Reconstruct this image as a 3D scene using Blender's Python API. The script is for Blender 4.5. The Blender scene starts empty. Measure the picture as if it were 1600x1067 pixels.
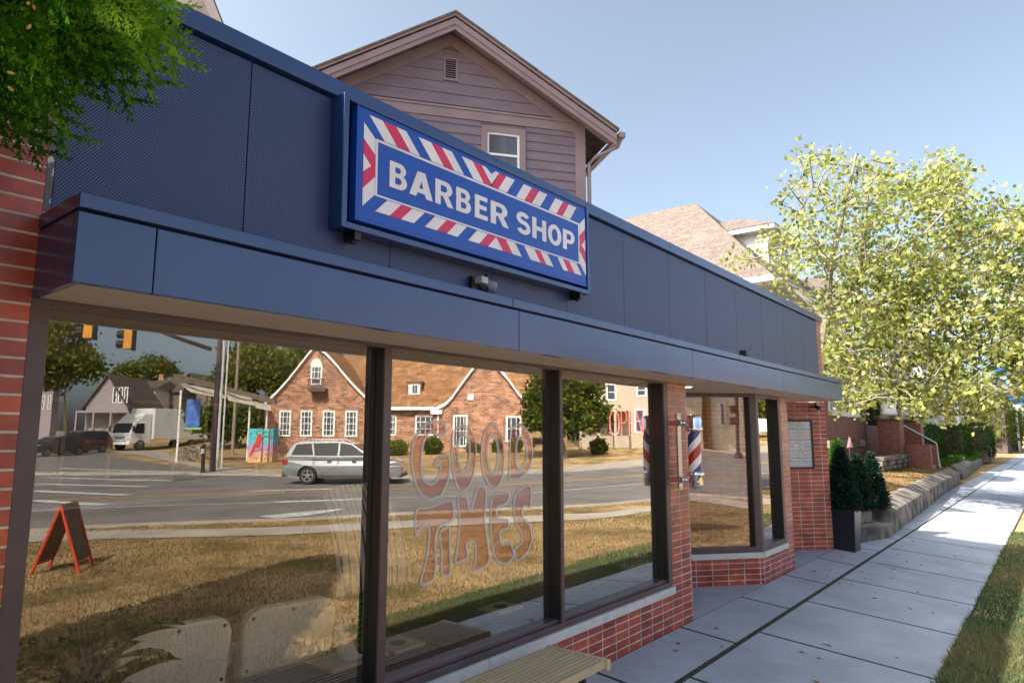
import bpy, math, random
import numpy as np
from mathutils import Vector, Matrix
random.seed(7); RNG = np.random.default_rng(7)
C = bpy.context.scene.collection
R = math.radians

# ------------------------------------------------------------------ camera, sky, sun, exposure
CAM = np.array([0.0, -2.937, 1.78]); FPX = 1056.0; PITCH = 0.1368; YAW = 0.678
cd = bpy.data.cameras.new('camera'); cam = bpy.data.objects.new('camera', cd); C.objects.link(cam)
cam.location = CAM; cam.rotation_euler = (math.pi/2 + PITCH, 0, YAW - math.pi/2)
cd.sensor_width = 36; cd.lens = FPX/1600*36; cd.clip_start = 0.05; cd.clip_end = 3000
bpy.context.scene.camera = cam
SUN_EL = R(42); LIGHT = Vector((0.834*math.cos(SUN_EL), -0.552*math.cos(SUN_EL), -math.sin(SUN_EL)))
w = bpy.data.worlds.new('World'); bpy.context.scene.world = w; w.use_nodes = True
wn = w.node_tree; bg = wn.nodes['Background']
sky = wn.nodes.new('ShaderNodeTexSky'); sky.sky_type = 'NISHITA'; sky.sun_disc = False
sky.sun_elevation = SUN_EL; sky.sun_rotation = math.atan2(-LIGHT.x, -LIGHT.y)
sky.air_density = 0.55; sky.dust_density = 4.2; sky.ozone_density = 0.5
hsv = wn.nodes.new('ShaderNodeHueSaturation'); hsv.inputs['Saturation'].default_value = 0.74; hsv.inputs['Value'].default_value = 1.06
wn.links.new(sky.outputs[0], hsv.inputs['Color']); tintn = wn.nodes.new('ShaderNodeMix'); tintn.data_type = 'RGBA'; tintn.blend_type = 'MULTIPLY'; tintn.inputs[0].default_value = 1; tintn.inputs[7].default_value = (.95, 1.02, .97, 1)
wn.links.new(hsv.outputs[0], tintn.inputs[6]); wn.links.new(tintn.outputs[2], bg.inputs[0]); bg.inputs[1].default_value = 0.125
sd = bpy.data.lights.new('sun', 'SUN'); sun = bpy.data.objects.new('sun', sd); C.objects.link(sun)
sd.energy = 3.9; sd.angle = R(0.5); sd.color = (1, 0.93, 0.82)
sun.rotation_euler = LIGHT.to_track_quat('-Z', 'Y').to_euler(); sun.location = (-30, 20, 40)
vs = bpy.context.scene.view_settings
vs.view_transform = 'Standard'; vs.look = 'None'; vs.exposure = 1.68; vs.gamma = 1
bpy.context.scene.cycles.max_bounces = 8; bpy.context.scene.cycles.transparent_max_bounces = 12

# ------------------------------------------------------------------ measuring helpers (real points along measured sight lines)
_c, _s = math.cos(YAW), math.sin(YAW)
FW = np.array([_c*math.cos(PITCH), _s*math.cos(PITCH), math.sin(PITCH)])
RT = np.cross(FW, [0, 0, 1.]); RT /= np.linalg.norm(RT); UP = np.cross(RT, FW)
G = 0.085                                       # depth of the glass behind the facade plane
def sight(px, py): return FW + RT*(px-800)/FPX - UP*(py-533.5)/FPX
def at(px, py, d): return CAM + d*sight(px, py)
def at_y(px, py, Y):
    r = sight(px, py); return CAM + r*((Y-CAM[1])/r[1])
def at_z(px, py, z):
    r = sight(px, py); return CAM + r*((z-CAM[2])/r[2])
MX = np.array([1, -1, 1.])
CM = CAM*MX; CM[1] += 2*G
def ac(px, py, d): return CM + d*sight(px, py)*MX            # across the street, seen in the glass
def terrain(x, y):
    d = -y
    if d < 0: return 0.0
    if d < 1.9: return -0.0895*d
    z = -0.17
    r = math.hypot(x-6, y)
    k = 0.010 + 0.030*min(1, max(0, (12-x)/15)) + 0.032*min(1, max(0, (x-30)/12))
    return z + k*min(60, max(0, r-24))*min(1, max(0, (d-8)/10))
def ac_g(px, py):                                            # ground point across the street
    r = sight(px, py)*MX; z = -0.17
    for _ in range(12):
        t = (z-CM[2])/r[2]; p = CM + r*t; z = 0.5*z + 0.5*terrain(p[0], p[1])
    return p
MU = np.array([RT[0], -RT[1], 0]); MD = np.array([_c, -_s, 0])   # sideways / away directions of the view across the street

# ------------------------------------------------------------------ mesh builder
class MB:
    def __init__(s): s.v = []; s.f = []; s.m = []; s.cur = 0
    def add(s, vs, fs):
        n = len(s.v); s.v += [tuple(map(float, p)) for p in vs]
        for f in fs: s.f.append([i+n for i in f]); s.m.append(s.cur)
        return s
    def quad(s, *p): return s.add(p, [list(range(len(p)))])
    def box(s, x0, x1, y0, y1, z0, z1):
        return s.add([(x0,y0,z0),(x1,y0,z0),(x1,y1,z0),(x0,y1,z0),(x0,y0,z1),(x1,y0,z1),(x1,y1,z1),(x0,y1,z1)],
                     [[0,3,2,1],[4,5,6,7],[0,1,5,4],[1,2,6,5],[2,3,7,6],[3,0,4,7]])
    def obox(s, o, ex, ey, ez):                 # corner + three edge vectors (right handed)
        o, ex, ey, ez = map(np.array, (o, ex, ey, ez)); o = o.astype(float)
        p = [o, o+ex, o+ex+ey, o+ey]
        return s.add(p+[q+ez for q in p], [[0,3,2,1],[4,5,6,7],[0,1,5,4],[1,2,6,5],[2,3,7,6],[3,0,4,7]])
    def frame(s, o, ex, ez, ey, w):             # rectangular frame: corner, width vec, height vec, depth vec
        o, ex, ey, ez = [np.array(q, float) for q in (o, ex, ey, ez)]
        ux, uz = ex/np.linalg.norm(ex), ez/np.linalg.norm(ez)
        s.obox(o, ux*w, ey, ez); s.obox(o+ex-ux*w, ux*w, ey, ez)
        s.obox(o+ux*w, ex-2*ux*w, ey, uz*w); s.obox(o+ux*w+ez-uz*w, ex-2*ux*w, ey, uz*w); return s
    def prism(s, poly, ext):                    # planar polygon (ccw seen from outside) extruded by -ext direction
        n = len(poly); a = [np.array(p, float) for p in poly]; e = np.array(ext, float)
        return s.add(a+[p+e for p in a], [list(range(n)), [n+i for i in range(n)][::-1]] + [[i, n+i, n+(i+1) % n, (i+1) % n] for i in range(n)])
    def tube(s, pts, r, n=8, cap=True):
        pts = [np.array(p, float) for p in pts]; rr = r if isinstance(r, (list, tuple)) else [r]*len(pts)
        rings = []; 
        for i, p in enumerate(pts):
            t = pts[min(i+1, len(pts)-1)] - pts[max(i-1, 0)]; t /= (np.linalg.norm(t)+1e-9)
            a = np.cross(t, [0, 0, 1.]) if abs(t[2]) < .9 else np.cross(t, [1., 0, 0]); a /= np.linalg.norm(a); b = np.cross(t, a)
            rings.append([p + rr[i]*(math.cos(2*math.pi*k/n)*a + math.sin(2*math.pi*k/n)*b) for k in range(n)])
        vs = [q for ring in rings for q in ring]; fs = []
        for i in range(len(pts)-1):
            for k in range(n): fs.append([i*n+k, i*n+(k+1) % n, (i+1)*n+(k+1) % n, (i+1)*n+k])
        if cap: fs += [list(range(n))[::-1], [(len(pts)-1)*n+k for k in range(n)]]
        return s.add(vs, fs)
    def lathe(s, prof, o, n=20, axis=(0, 0, 1), cap=True):  # profile [(r, h)]
        ax = Vector(axis).normalized(); q = Vector((0, 0, 1)).rotation_difference(ax); o = Vector(o); vs = []; fs = []
        for r, h in prof:
            for k in range(n):
                a = 2*math.pi*k/n; vs.append(o + q @ Vector((r*math.cos(a), r*math.sin(a), h)))
        for i in range(len(prof)-1):
            for k in range(n): fs.append([i*n+k, i*n+(k+1) % n, (i+1)*n+(k+1) % n, (i+1)*n+k])
        if cap: fs += [list(range(n))[::-1], [(len(prof)-1)*n+k for k in range(n)]]
        return s.add(vs, fs)
    def fill(s, outer, holes, o, ex, ez, ey, close=True):  # 2D outline with holes extruded: o + u*ex + v*ez, thickness vector ey (towards the back)
        from mathutils.geometry import tessellate_polygon
        loops = [outer]+list(holes); P = [p for L in loops for p in L]
        tris = tessellate_polygon([[Vector((a, b, 0)) for a, b in L] for L in loops])
        o, ex, ey, ez = [np.array(q, float) for q in (o, ex, ey, ez)]
        pt = lambda a, b, k: o + a*ex + b*ez + k*ey
        n = len(P); vs = [pt(a, b, 0) for a, b in P] + [pt(a, b, 1) for a, b in P]; fs = []
        for t in tris:
            a, b, c = [P[i] for i in t]; ar = (b[0]-a[0])*(c[1]-a[1])-(c[0]-a[0])*(b[1]-a[1]); t = list(t) if ar > 0 else list(t)[::-1]
            fs.append(t); fs.append([i+n for i in t][::-1])
        k = 0
        for L in loops:
            m = len(L)
            for i in range(m): fs.append([k+i, n+k+i, n+k+(i+1) % m, k+(i+1) % m])
            k += m
        return s.add(vs, fs)
    def build(s, name, mats, parent=None, smooth=False, bevel=0, local=False):
        me = bpy.data.meshes.new(name); me.from_pydata(s.v, [], s.f)
        mats = mats if isinstance(mats, (list, tuple)) else [mats]
        for m in mats: me.materials.append(m)
        if len(mats) > 1: me.polygons.foreach_set('material_index', s.m)
        me.update()
        uv = me.uv_layers.new(name='UVMap').data
        for p in me.polygons:
            nx, ny, nz = p.normal
            if abs(nz) > .75: f = lambda q: (q[0], q[1])
            else:
                L = math.hypot(nx, ny) or 1; hx, hy = -ny/L, nx/L
                sl = 1/max(.3, math.sqrt(1-nz*nz)); f = lambda q: (q[0]*hx+q[1]*hy, q[2]*sl)
            for li in p.loop_indices: uv[li].uv = f(s.v[me.loops[li].vertex_index])
        if smooth: me.polygons.foreach_set('use_smooth', [True]*len(me.polygons))
        o = bpy.data.objects.new(name, me); C.objects.link(o)
        if bevel:
            md = o.modifiers.new('bevel', 'BEVEL'); md.width = bevel; md.segments = 2; md.limit_method = 'ANGLE'; md.angle_limit = R(35)
        if parent is not None: put(o, parent, local)
        return o
WM = {}
def mw(o):
    return WM.get(o.name, Matrix.Identity(4))
def put(o, parent, local=False):
    o.parent = parent
    if not local: o.matrix_parent_inverse = mw(parent).inverted()
    WM[o.name] = mw(parent) if local else Matrix.Identity(4)
def thing(name, label, cat, loc=(0, 0, 0), rz=0, group=None, ry=0):
    o = bpy.data.objects.new(name, None); C.objects.link(o); o.empty_display_size = .2
    o.location = [float(q) for q in loc]; o.rotation_euler = (0, ry, rz); WM[o.name] = Matrix.Translation(o.location) @ o.rotation_euler.to_matrix().to_4x4()
    return tag(o, label, cat, group)
def tag(o, label, cat, group=None):
    o['label'] = label; o['category'] = cat
    if group: o['group'] = group
    return o
def structure(o): o['kind'] = 'structure'; return o
def stuff(o, label=None, cat=None):
    o['kind'] = 'stuff'
    if label: tag(o, label, cat)
    return o
def dup(root, loc, rz, label, scale=None):
    r = root.copy(); C.objects.link(r); r.location = [float(q) for q in loc]; r.rotation_euler = (0, 0, rz); r['label'] = label
    if scale: r.scale = (scale,)*3
    def rec(src, dst):
        for ch in [o for o in bpy.data.objects if o.parent == src]:
            c = ch.copy(); C.objects.link(c); c.parent = dst; rec(ch, c)
    rec(root, r); return r

# ------------------------------------------------------------------ materials
def new(name):
    m = bpy.data.materials.new(name); m.use_nodes = True; nt = m.node_tree
    return m, nt, nt.nodes['Principled BSDF']
def mat(name, col, rough=.6, metal=0, spec=.5, c2=None, scale=3, detail=6, bump=0, bscale=None, coat=0, stretch=None, emit=0, alpha=None, ramp=(.35, .7), ior=None):
    m, nt, b = new(name); N = nt.nodes; L = nt.links
    b.inputs['Base Color'].default_value = (*col, 1); b.inputs['Roughness'].default_value = rough; b.inputs['Metallic'].default_value = metal
    b.inputs['Specular IOR Level'].default_value = spec; b.inputs['Coat Weight'].default_value = coat
    if ior: b.inputs['IOR'].default_value = ior
    tc = N.new('ShaderNodeTexCoord'); src = tc.outputs['Object']
    if stretch:
        mp = N.new('ShaderNodeMapping'); mp.inputs['Scale'].default_value = stretch; L.new(src, mp.inputs[0]); src = mp.outputs[0]
    c2 = c2 or tuple(min(1, q*1.18) for q in col)
    nz = N.new('ShaderNodeTexNoise'); nz.inputs['Scale'].default_value = scale; nz.inputs['Detail'].default_value = detail; L.new(src, nz.inputs['Vector'])
    rp = N.new('ShaderNodeValToRGB'); rp.color_ramp.elements[0].position, rp.color_ramp.elements[1].position = ramp
    rp.color_ramp.elements[0].color = (*col, 1); rp.color_ramp.elements[1].color = (*c2, 1)
    L.new(nz.outputs[0], rp.inputs[0]); L.new(rp.outputs[0], b.inputs['Base Color'])
    if bump:
        n2 = N.new('ShaderNodeTexNoise'); n2.inputs['Scale'].default_value = bscale or scale*6; n2.inputs['Detail'].default_value = 8; L.new(src, n2.inputs['Vector'])
        bp = N.new('ShaderNodeBump'); bp.inputs['Strength'].default_value = bump; bp.inputs['Distance'].default_value = .02; L.new(n2.outputs[0], bp.inputs['Height']); L.new(bp.outputs[0], b.inputs['Normal'])
    if emit:
        b.inputs['Emission Color'].default_value = (*col, 1); b.inputs['Emission Strength'].default_value = emit
    return m
def brick(name, c1, c2, mortar, bw=.2, rh=.0667, ms=.011, offset=.5, rough=.5, off=(0, 0), bump=.6, nscale=9, vary=.35, spec=.5):
    m, nt, b = new(name); N = nt.nodes; L = nt.links
    tc = N.new('ShaderNodeTexCoord'); mp = N.new('ShaderNodeMapping'); mp.inputs['Location'].default_value = (off[0], off[1], 0); L.new(tc.outputs['UV'], mp.inputs[0])
    br = N.new('ShaderNodeTexBrick'); br.offset = offset; br.offset_frequency = 2; br.squash = 1
    br.inputs['Scale'].default_value = 1; br.inputs['Mortar Size'].default_value = ms/2; br.inputs['Mortar Smooth'].default_value = .25
    br.inputs['Brick Width'].default_value = bw; br.inputs['Row Height'].default_value = rh; br.inputs['Bias'].default_value = 0
    br.inputs['Color1'].default_value = (*c1, 1); br.inputs['Color2'].default_value = (*c2, 1); br.inputs['Mortar'].default_value = (*mortar, 1)
    L.new(mp.outputs[0], br.inputs['Vector'])
    nz = N.new('ShaderNodeTexNoise'); nz.inputs['Scale'].default_value = nscale; nz.inputs['Detail'].default_value = 8; nz.inputs['Roughness'].default_value = .65; L.new(tc.outputs['Object'], nz.inputs['Vector'])
    mr = N.new('ShaderNodeMapRange'); mr.inputs['From Min'].default_value = .3; mr.inputs['From Max'].default_value = .7; mr.inputs['To Min'].default_value = 1-vary; mr.inputs['To Max'].default_value = 1+vary*.6; L.new(nz.outputs[0], mr.inputs[0])
    hs = N.new('ShaderNodeHueSaturation'); L.new(mr.outputs[0], hs.inputs['Value']); L.new(br.outputs['Color'], hs.inputs['Color']); L.new(hs.outputs[0], b.inputs['Base Color'])
    b.inputs['Specular IOR Level'].default_value = spec
    r2 = N.new('ShaderNodeMapRange'); r2.inputs['To Min'].default_value = rough; r2.inputs['To Max'].default_value = .9; L.new(br.outputs['Fac'], r2.inputs[0]); L.new(r2.outputs[0], b.inputs['Roughness'])
    ma = N.new('ShaderNodeMath'); ma.operation = 'MULTIPLY_ADD'; ma.inputs[1].default_value = -1; L.new(br.outputs['Fac'], ma.inputs[0])
    m3 = N.new('ShaderNodeMath'); m3.operation = 'MULTIPLY'; m3.inputs[1].default_value = .25; L.new(nz.outputs[0], m3.inputs[0]); L.new(m3.outputs[0], ma.inputs[2])
    bp = N.new('ShaderNodeBump'); bp.inputs['Strength'].default_value = bump; bp.inputs['Distance'].default_value = .006; L.new(ma.outputs[0], bp.inputs['Height']); L.new(bp.outputs[0], b.inputs['Normal'])
    return m
def leafmat(name, cols, trans=.45, spec=.12):
    m, nt, b = new(name); N = nt.nodes; L = nt.links; N.remove(b)
    at_ = N.new('ShaderNodeAttribute'); at_.attribute_name = 'tint'
    rp = N.new('ShaderNodeValToRGB'); e = rp.color_ramp.elements
    for i, c in enumerate(cols):
        p = i/(len(cols)-1)
        el = e[0] if i == 0 else (e[len(e)-1] if i == len(cols)-1 else e.new(p))
        el.position = p; el.color = (*c, 1)
    L.new(at_.outputs['Fac'], rp.inputs[0])
    d = N.new('ShaderNodeBsdfDiffuse'); t = N.new('ShaderNodeBsdfTranslucent'); mx = N.new('ShaderNodeMixShader'); mx.inputs[0].default_value = trans
    L.new(rp.outputs[0], d.inputs['Color']); L.new(rp.outputs[0], t.inputs[0]); L.new(d.outputs[0], mx.inputs[1]); L.new(t.outputs[0], mx.inputs[2]); L.new(mx.outputs[0], N['Material Output'].inputs[0])
    return m
def glassmat(name, refl=.21, tint=(.92, .9, .87), rcol=(.92, .9, .86), wavy=True):
    m, nt, b = new(name); N = nt.nodes; L = nt.links; N.remove(b)
    g = N.new('ShaderNodeBsdfGlossy'); g.inputs['Roughness'].default_value = 0; g.inputs['Color'].default_value = (*rcol, 1)
    t = N.new('ShaderNodeBsdfTransparent'); t.inputs[0].default_value = (*tint, 1)
    lw = N.new('ShaderNodeLayerWeight'); lw.inputs['Blend'].default_value = .5
    mr = N.new('ShaderNodeMapRange'); mr.inputs['From Min'].default_value = .08; mr.inputs['From Max'].default_value = .6; mr.inputs['To Min'].default_value = refl; mr.inputs['To Max'].default_value = min(1, refl+.33); L.new(lw.outputs['Facing'], mr.inputs[0])
    if wavy:
        tc = N.new('ShaderNodeTexCoord'); nz = N.new('ShaderNodeTexNoise'); nz.inputs['Scale'].default_value = 1.1; nz.inputs['Detail'].default_value = 1; L.new(tc.outputs['Object'], nz.inputs[0])
        bp = N.new('ShaderNodeBump'); bp.inputs['Strength'].default_value = .3; bp.inputs['Distance'].default_value = .0022; L.new(nz.outputs[0], bp.inputs['Height']); L.new(bp.outputs[0], g.inputs['Normal'])
    mx = N.new('ShaderNodeMixShader'); L.new(mr.outputs[0], mx.inputs[0]); L.new(t.outputs[0], mx.inputs[1]); L.new(g.outputs[0], mx.inputs[2]); L.new(mx.outputs[0], N['Material Output'].inputs[0])
    return m
def clearmat():
    m, nt, b = new('clear_pane'); N = nt.nodes; N.remove(b); t = N.new('ShaderNodeBsdfTransparent'); nt.links.new(t.outputs[0], N['Material Output'].inputs[0]); return m
def meshpanel():
    m, nt, b = new('perforated_dark_metal'); N = nt.nodes; L = nt.links
    tc = N.new('ShaderNodeTexCoord'); sp = N.new('ShaderNodeSeparateXYZ'); L.new(tc.outputs['UV'], sp.inputs[0])
    def mth(op, a, bb=None):
        n = N.new('ShaderNodeMath'); n.operation = op
        for i, q in enumerate((a, bb)):
            if q is None: continue
            if isinstance(q, (int, float)): n.inputs[i].default_value = q
            else: L.new(q, n.inputs[i])
        return n.outputs[0]
    k = 1/.0125
    u = mth('MULTIPLY', mth('ADD', sp.outputs[0], mth('MULTIPLY', sp.outputs[1], .8)), k); v = mth('MULTIPLY', mth('SUBTRACT', sp.outputs[0], mth('MULTIPLY', sp.outputs[1], .8)), k)
    fu = mth('ABSOLUTE', mth('SUBTRACT', mth('FRACT', u), .5)); fv = mth('ABSOLUTE', mth('SUBTRACT', mth('FRACT', v), .5))
    hole = mth('LESS_THAN', mth('ADD', mth('MULTIPLY', fu, fu), mth('MULTIPLY', fv, fv)), .115)
    mx = N.new('ShaderNodeMix'); mx.data_type = 'RGBA'; L.new(hole, mx.inputs[0]); mx.inputs[6].default_value = (.045, .078, .22, 1); mx.inputs[7].default_value = (.008, .011, .024, 1)
    L.new(mx.outputs[2], b.inputs['Base Color']); b.inputs['Roughness'].default_value = .38; b.inputs['Specular IOR Level'].default_value = .7
    sm = N.new('ShaderNodeMath'); sm.operation = 'MULTIPLY_ADD'; L.new(hole, sm.inputs[0]); sm.inputs[1].default_value = -.6; sm.inputs[2].default_value = .7; L.new(sm.outputs[0], b.inputs['Specular IOR Level'])
    return m
def vinyl(name, col, a):
    m, nt, b = new(name); N = nt.nodes; L = nt.links; b.inputs['Base Color'].default_value = (*col, 1); b.inputs['Roughness'].default_value = .6
    t = N.new('ShaderNodeBsdfTransparent'); mx = N.new('ShaderNodeMixShader'); mx.inputs[0].default_value = a; L.new(t.outputs[0], mx.inputs[1]); L.new(b.outputs[0], mx.inputs[2]); L.new(mx.outputs[0], N['Material Output'].inputs[0]); return m
M = {}
M['brick'] = brick('glazed_red_brick', (.5, .09, .042), (.3, .05, .035), (.56, .52, .51), bw=.208, offset=0, rough=.28, bump=.6, vary=.5, nscale=5, off=(.005, .012))
M['mesh'] = meshpanel()
M['fascia'] = mat('dark_blue_sheet_metal', (.006, .034, .16), rough=.2, spec=.5, c2=(.012, .048, .195), scale=1.4, bump=.12, bscale=1.1, ior=1.72, stretch=(1, 1, .35))
M['bronze'] = mat('dark_bronze_aluminium', (.075, .05, .058), rough=.4, spec=.5, c2=(.1, .068, .076), scale=4)
M['black'] = mat('black_enamel', (.008, .008, .01), rough=.4, c2=(.012, .012, .014))
M['soffit'] = mat('beige_soffit', (.55, .46, .39), rough=.7, c2=(.6, .51, .44), scale=2)
M['sill'] = mat('limestone_sill', (.52, .51, .52), rough=.75, c2=(.62, .61, .6), scale=8, bump=.15, bscale=60)
M['glass'] = glassmat('tinted_mirror_glass'); M['clear'] = clearmat()
M['pane'] = glassmat('house_window_glass', refl=.25, tint=(.5, .52, .55))
M['steel'] = mat('brushed_steel', (.42, .42, .44), rough=.3, metal=1)
M['chrome'] = mat('chrome', (.8, .8, .82), rough=.06, metal=1)
M['white'] = mat('white_paint', (.72, .72, .72), rough=.5, c2=(.8, .8, .79), scale=2)
M['red'] = mat('red_paint', (.5, .03, .03), rough=.4)
M['blue'] = mat('navy_paint', (.02, .04, .22), rough=.4)
M['leafgreen'] = leafmat('maple_leaf', [(.09, .14, .03), (.22, .27, .06), (.38, .41, .13), (.54, .53, .22), (.5, .38, .16)], .5, .2)
# ------------------------------------------------------------------ ground
def lawnmat():
    m, nt, b = new('dry_lawn'); N = nt.nodes; L = nt.links
    tc = N.new('ShaderNodeTexCoord'); a = N.new('ShaderNodeTexNoise'); a.inputs['Scale'].default_value = .7; a.inputs['Detail'].default_value = 9; a.inputs['Roughness'].default_value = .7; L.new(tc.outputs['Object'], a.inputs[0])
    r = N.new('ShaderNodeValToRGB'); e = r.color_ramp.elements; e[0].position = .38; e[0].color = (.15, .125, .05, 1); e[1].position = .6; e[1].color = (.5, .34, .18, 1); x = e.new(.48); x.color = (.35, .235, .115, 1); L.new(a.outputs[0], r.inputs[0])
    f = N.new('ShaderNodeTexNoise'); f.inputs['Scale'].default_value = 45; f.inputs['Detail'].default_value = 6; L.new(tc.outputs['Object'], f.inputs[0])
    mr = N.new('ShaderNodeMapRange'); mr.inputs['To Min'].default_value = .35; mr.inputs['To Max'].default_value = 1.55; L.new(f.outputs[0], mr.inputs[0])
    h = N.new('ShaderNodeHueSaturation'); L.new(mr.outputs[0], h.inputs['Value']); L.new(r.outputs[0], h.inputs['Color']); L.new(h.outputs[0], b.inputs['Base Color']); b.inputs['Roughness'].default_value = .95; b.inputs['Specular IOR Level'].default_value = .1
    bp = N.new('ShaderNodeBump'); bp.inputs['Strength'].default_value = .9; bp.inputs['Distance'].default_value = .03; L.new(f.outputs[0], bp.inputs['Height']); L.new(bp.outputs[0], b.inputs['Normal'])
    return m
M['lawn'] = lawnmat()
def paving():
    m, nt, b = new('worn_concrete'); N = nt.nodes; L = nt.links; tc = N.new('ShaderNodeTexCoord'); b.inputs['Roughness'].default_value = .88; b.inputs['Specular IOR Level'].default_value = .25
    def nz(sc, det, ro, lo, hi, a, c):
        n = N.new('ShaderNodeTexNoise'); n.inputs['Scale'].default_value = sc; n.inputs['Detail'].default_value = det; n.inputs['Roughness'].default_value = ro; L.new(tc.outputs['Object'], n.inputs[0])
        r = N.new('ShaderNodeMapRange'); r.inputs['From Min'].default_value = lo; r.inputs['From Max'].default_value = hi; r.inputs['To Min'].default_value = a; r.inputs['To Max'].default_value = c; L.new(n.outputs[0], r.inputs[0]); return r.outputs[0]
    def mul(a, c):
        n = N.new('ShaderNodeMath'); n.operation = 'MULTIPLY'; L.new(a, n.inputs[0]); L.new(c, n.inputs[1]); return n.outputs[0]
    f = mul(mul(nz(1.3, 10, .6, .3, .7, .8, 1.12), nz(170, 3, .6, .3, .7, .78, 1.2)), mul(nz(9, 6, .7, .62, .72, 1, .72), nz(28, 5, .6, .66, .74, 1, .6)))
    h = N.new('ShaderNodeHueSaturation'); h.inputs['Color'].default_value = (.35, .375, .445, 1); L.new(f, h.inputs['Value']); L.new(h.outputs[0], b.inputs['Base Color'])
    bp = N.new('ShaderNodeBump'); bp.inputs['Strength'].default_value = .3; bp.inputs['Distance'].default_value = .01; L.new(f, bp.inputs['Height']); L.new(bp.outputs[0], b.inputs['Normal']); return m
M['concrete'] = paving()
M['concrete_tan'] = mat('tan_concrete', (.3, .26, .22), rough=.9, c2=(.42, .37, .32), scale=1.2, detail=10)
M['concrete_old'] = mat('stained_concrete', (.05, .042, .038), rough=.9, c2=(.25, .215, .19), scale=2.6, detail=12, bump=.5, bscale=30, ramp=(.38, .62))
M['asphalt'] = mat('grey_asphalt', (.13, .115, .11), rough=.8, c2=(.2, .18, .17), scale=.6, detail=10, bump=.3, bscale=60)
M['roadwhite'] = mat('worn_white_marking', (.4, .39, .38), rough=.8, c2=(.6, .6, .58), scale=5)
M['roadyellow'] = mat('worn_yellow_marking', (.42, .22, .03), rough=.8, c2=(.5, .3, .05), scale=5)
M['dirt'] = mat('joint_soil', (.03, .03, .025), rough=1, c2=(.06, .06, .03), scale=30)
xs = [-400, -200, -120, -80, -60, -45, -35, -28, -22, -17, -12, -8, -4, 0, 3, 6, 9, 12, 14, 16, 18, 20, 23, 26, 29, 32, 36, 40, 45, 50, 56, 64, 72, 82, 95, 120, 160, 240, 400, 900]
ys = [-600, -300, -180, -120, -95, -80, -70, -62, -56, -51, -47, -43, -40, -37, -34, -31, -28, -26, -24, -22, -20, -18, -16, -14, -12, -10, -8, -6, -4, -3, -1.9, -1.2, -.6, 0, 1, 4, 10, 30, 90, 400]
g = MB(); g.v = [(x, y, terrain(x, y) - (.03 if -2.0 < y else 0)) for y in ys for x in xs]; nx = len(xs)
g.f = [[j*nx+i, j*nx+i+1, (j+1)*nx+i+1, (j+1)*nx+i] for j in range(len(ys)-1) for i in range(nx-1)]; g.m = [0]*len(g.f)
structure(g.build('ground', M['lawn']))

def slab(mb, x0, x1, y0, y1, t=.1):                       # tilted paving slab following the slope
    z0, z1 = terrain(x0, y0), terrain(x0, y1); b = .012
    A = [(x0, y0, z0), (x1, y0, z0), (x1, y1, z1), (x0, y1, z1)]
    mb.add([(p[0], p[1], p[2]-t) for p in A] + [(p[0], p[1], p[2]-b*.4) for p in A] + [(x0+b, y0+b, z0), (x1-b, y0+b, z0), (x1-b, y1-b, z1), (x0+b, y1-b, z1)],
           [[0,1,5,4],[1,2,6,5],[2,3,7,6],[3,0,4,7],[4,5,9,8],[5,6,10,9],[6,7,11,10],[7,4,8,11],[8,9,10,11]])
    for q in range(2, 10): mb.m[-q] = 1
walk = MB(); apron = MB()
x = 6.63-1.53*8
while x < 125:
    slab(walk, x+.006, x+1.524, -2.0, -.566); x += 1.53
x = 6.15-1.53*6
while x < 13.7:
    slab(apron, x+.006, min(x+1.524, 13.8), -.538, 0); x += 1.53
x = 13.81
while x < 80:
    slab(apron, x+.008, x+1.522, -.55, min(.0, -.39+(x-14.26)*.0367+.02)+.03); x += 1.53
structure(walk.build('sidewalk', [M['concrete'], M['dirt']])); structure(apron.build('sidewalk_apron', [M['concrete'], M['dirt']]))
j = MB(); j.quad((-8, -.57, terrain(0, -.57)-.009), (13.8, -.57, terrain(0, -.57)-.009), (13.8, -.53, terrain(0, -.53)-.009), (-8, -.53, terrain(0, -.53)-.009)); structure(j.build('sidewalk_joint', M['dirt']))
e = MB(); e.box(6.2, 11.95, 0.004, 2.4, -.1, .0); structure(e.build('entrance_paving', M['concrete']))
j = MB()
for xa, xb, yb in ((-8, 13.8, -.01), (13.8, 125, -.56)): j.quad((xa, -1.99, terrain(0, -1.99)-.014), (xb, -1.99, terrain(0, -1.99)-.014), (xb, yb, terrain(0, yb)-.014), (xa, yb, terrain(0, yb)-.014))
structure(j.build('paving_bed', M['dirt']))

def densify(pts, step=1.0):
    out = []
    for a, b in zip(pts[:-1], pts[1:]):
        n = max(1, int(math.hypot(b[0]-a[0], b[1]-a[1])/step))
        out += [(a[0]+(b[0]-a[0])*k/n, a[1]+(b[1]-a[1])*k/n) for k in range(n)]
    out.append(pts[-1][:2]); return out
def smoothline(p, n=3):
    p = np.array([q[:2] for q in p], float)
    for _ in range(n):
        q = [p[0]]
        for a, b in zip(p[:-1], p[1:]): q += [a*.75+b*.25, a*.25+b*.75]
        q.append(p[-1]); p = np.array(q)
    return p
def resample(p, n):
    d = np.r_[0, np.cumsum(np.hypot(*np.diff(p, axis=0).T))]; t = np.linspace(0, d[-1], n); return np.c_[np.interp(t, d, p[:, 0]), np.interp(t, d, p[:, 1])]
def strip(mb, A, B, lift, n=120, m=1):
    A = resample(smoothline(A), n); B = resample(smoothline(B), n); V = []; F = []
    for i in range(n):
        for k in range(m+1):
            q = A[i]*(1-k/m)+B[i]*k/m; V.append((q[0], q[1], terrain(*q)+lift))
    for i in range(n-1):
        for k in range(m): F.append([i*(m+1)+k, i*(m+1)+k+1, (i+1)*(m+1)+k+1, (i+1)*(m+1)+k])
    mb.add(V, F); return mb
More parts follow.
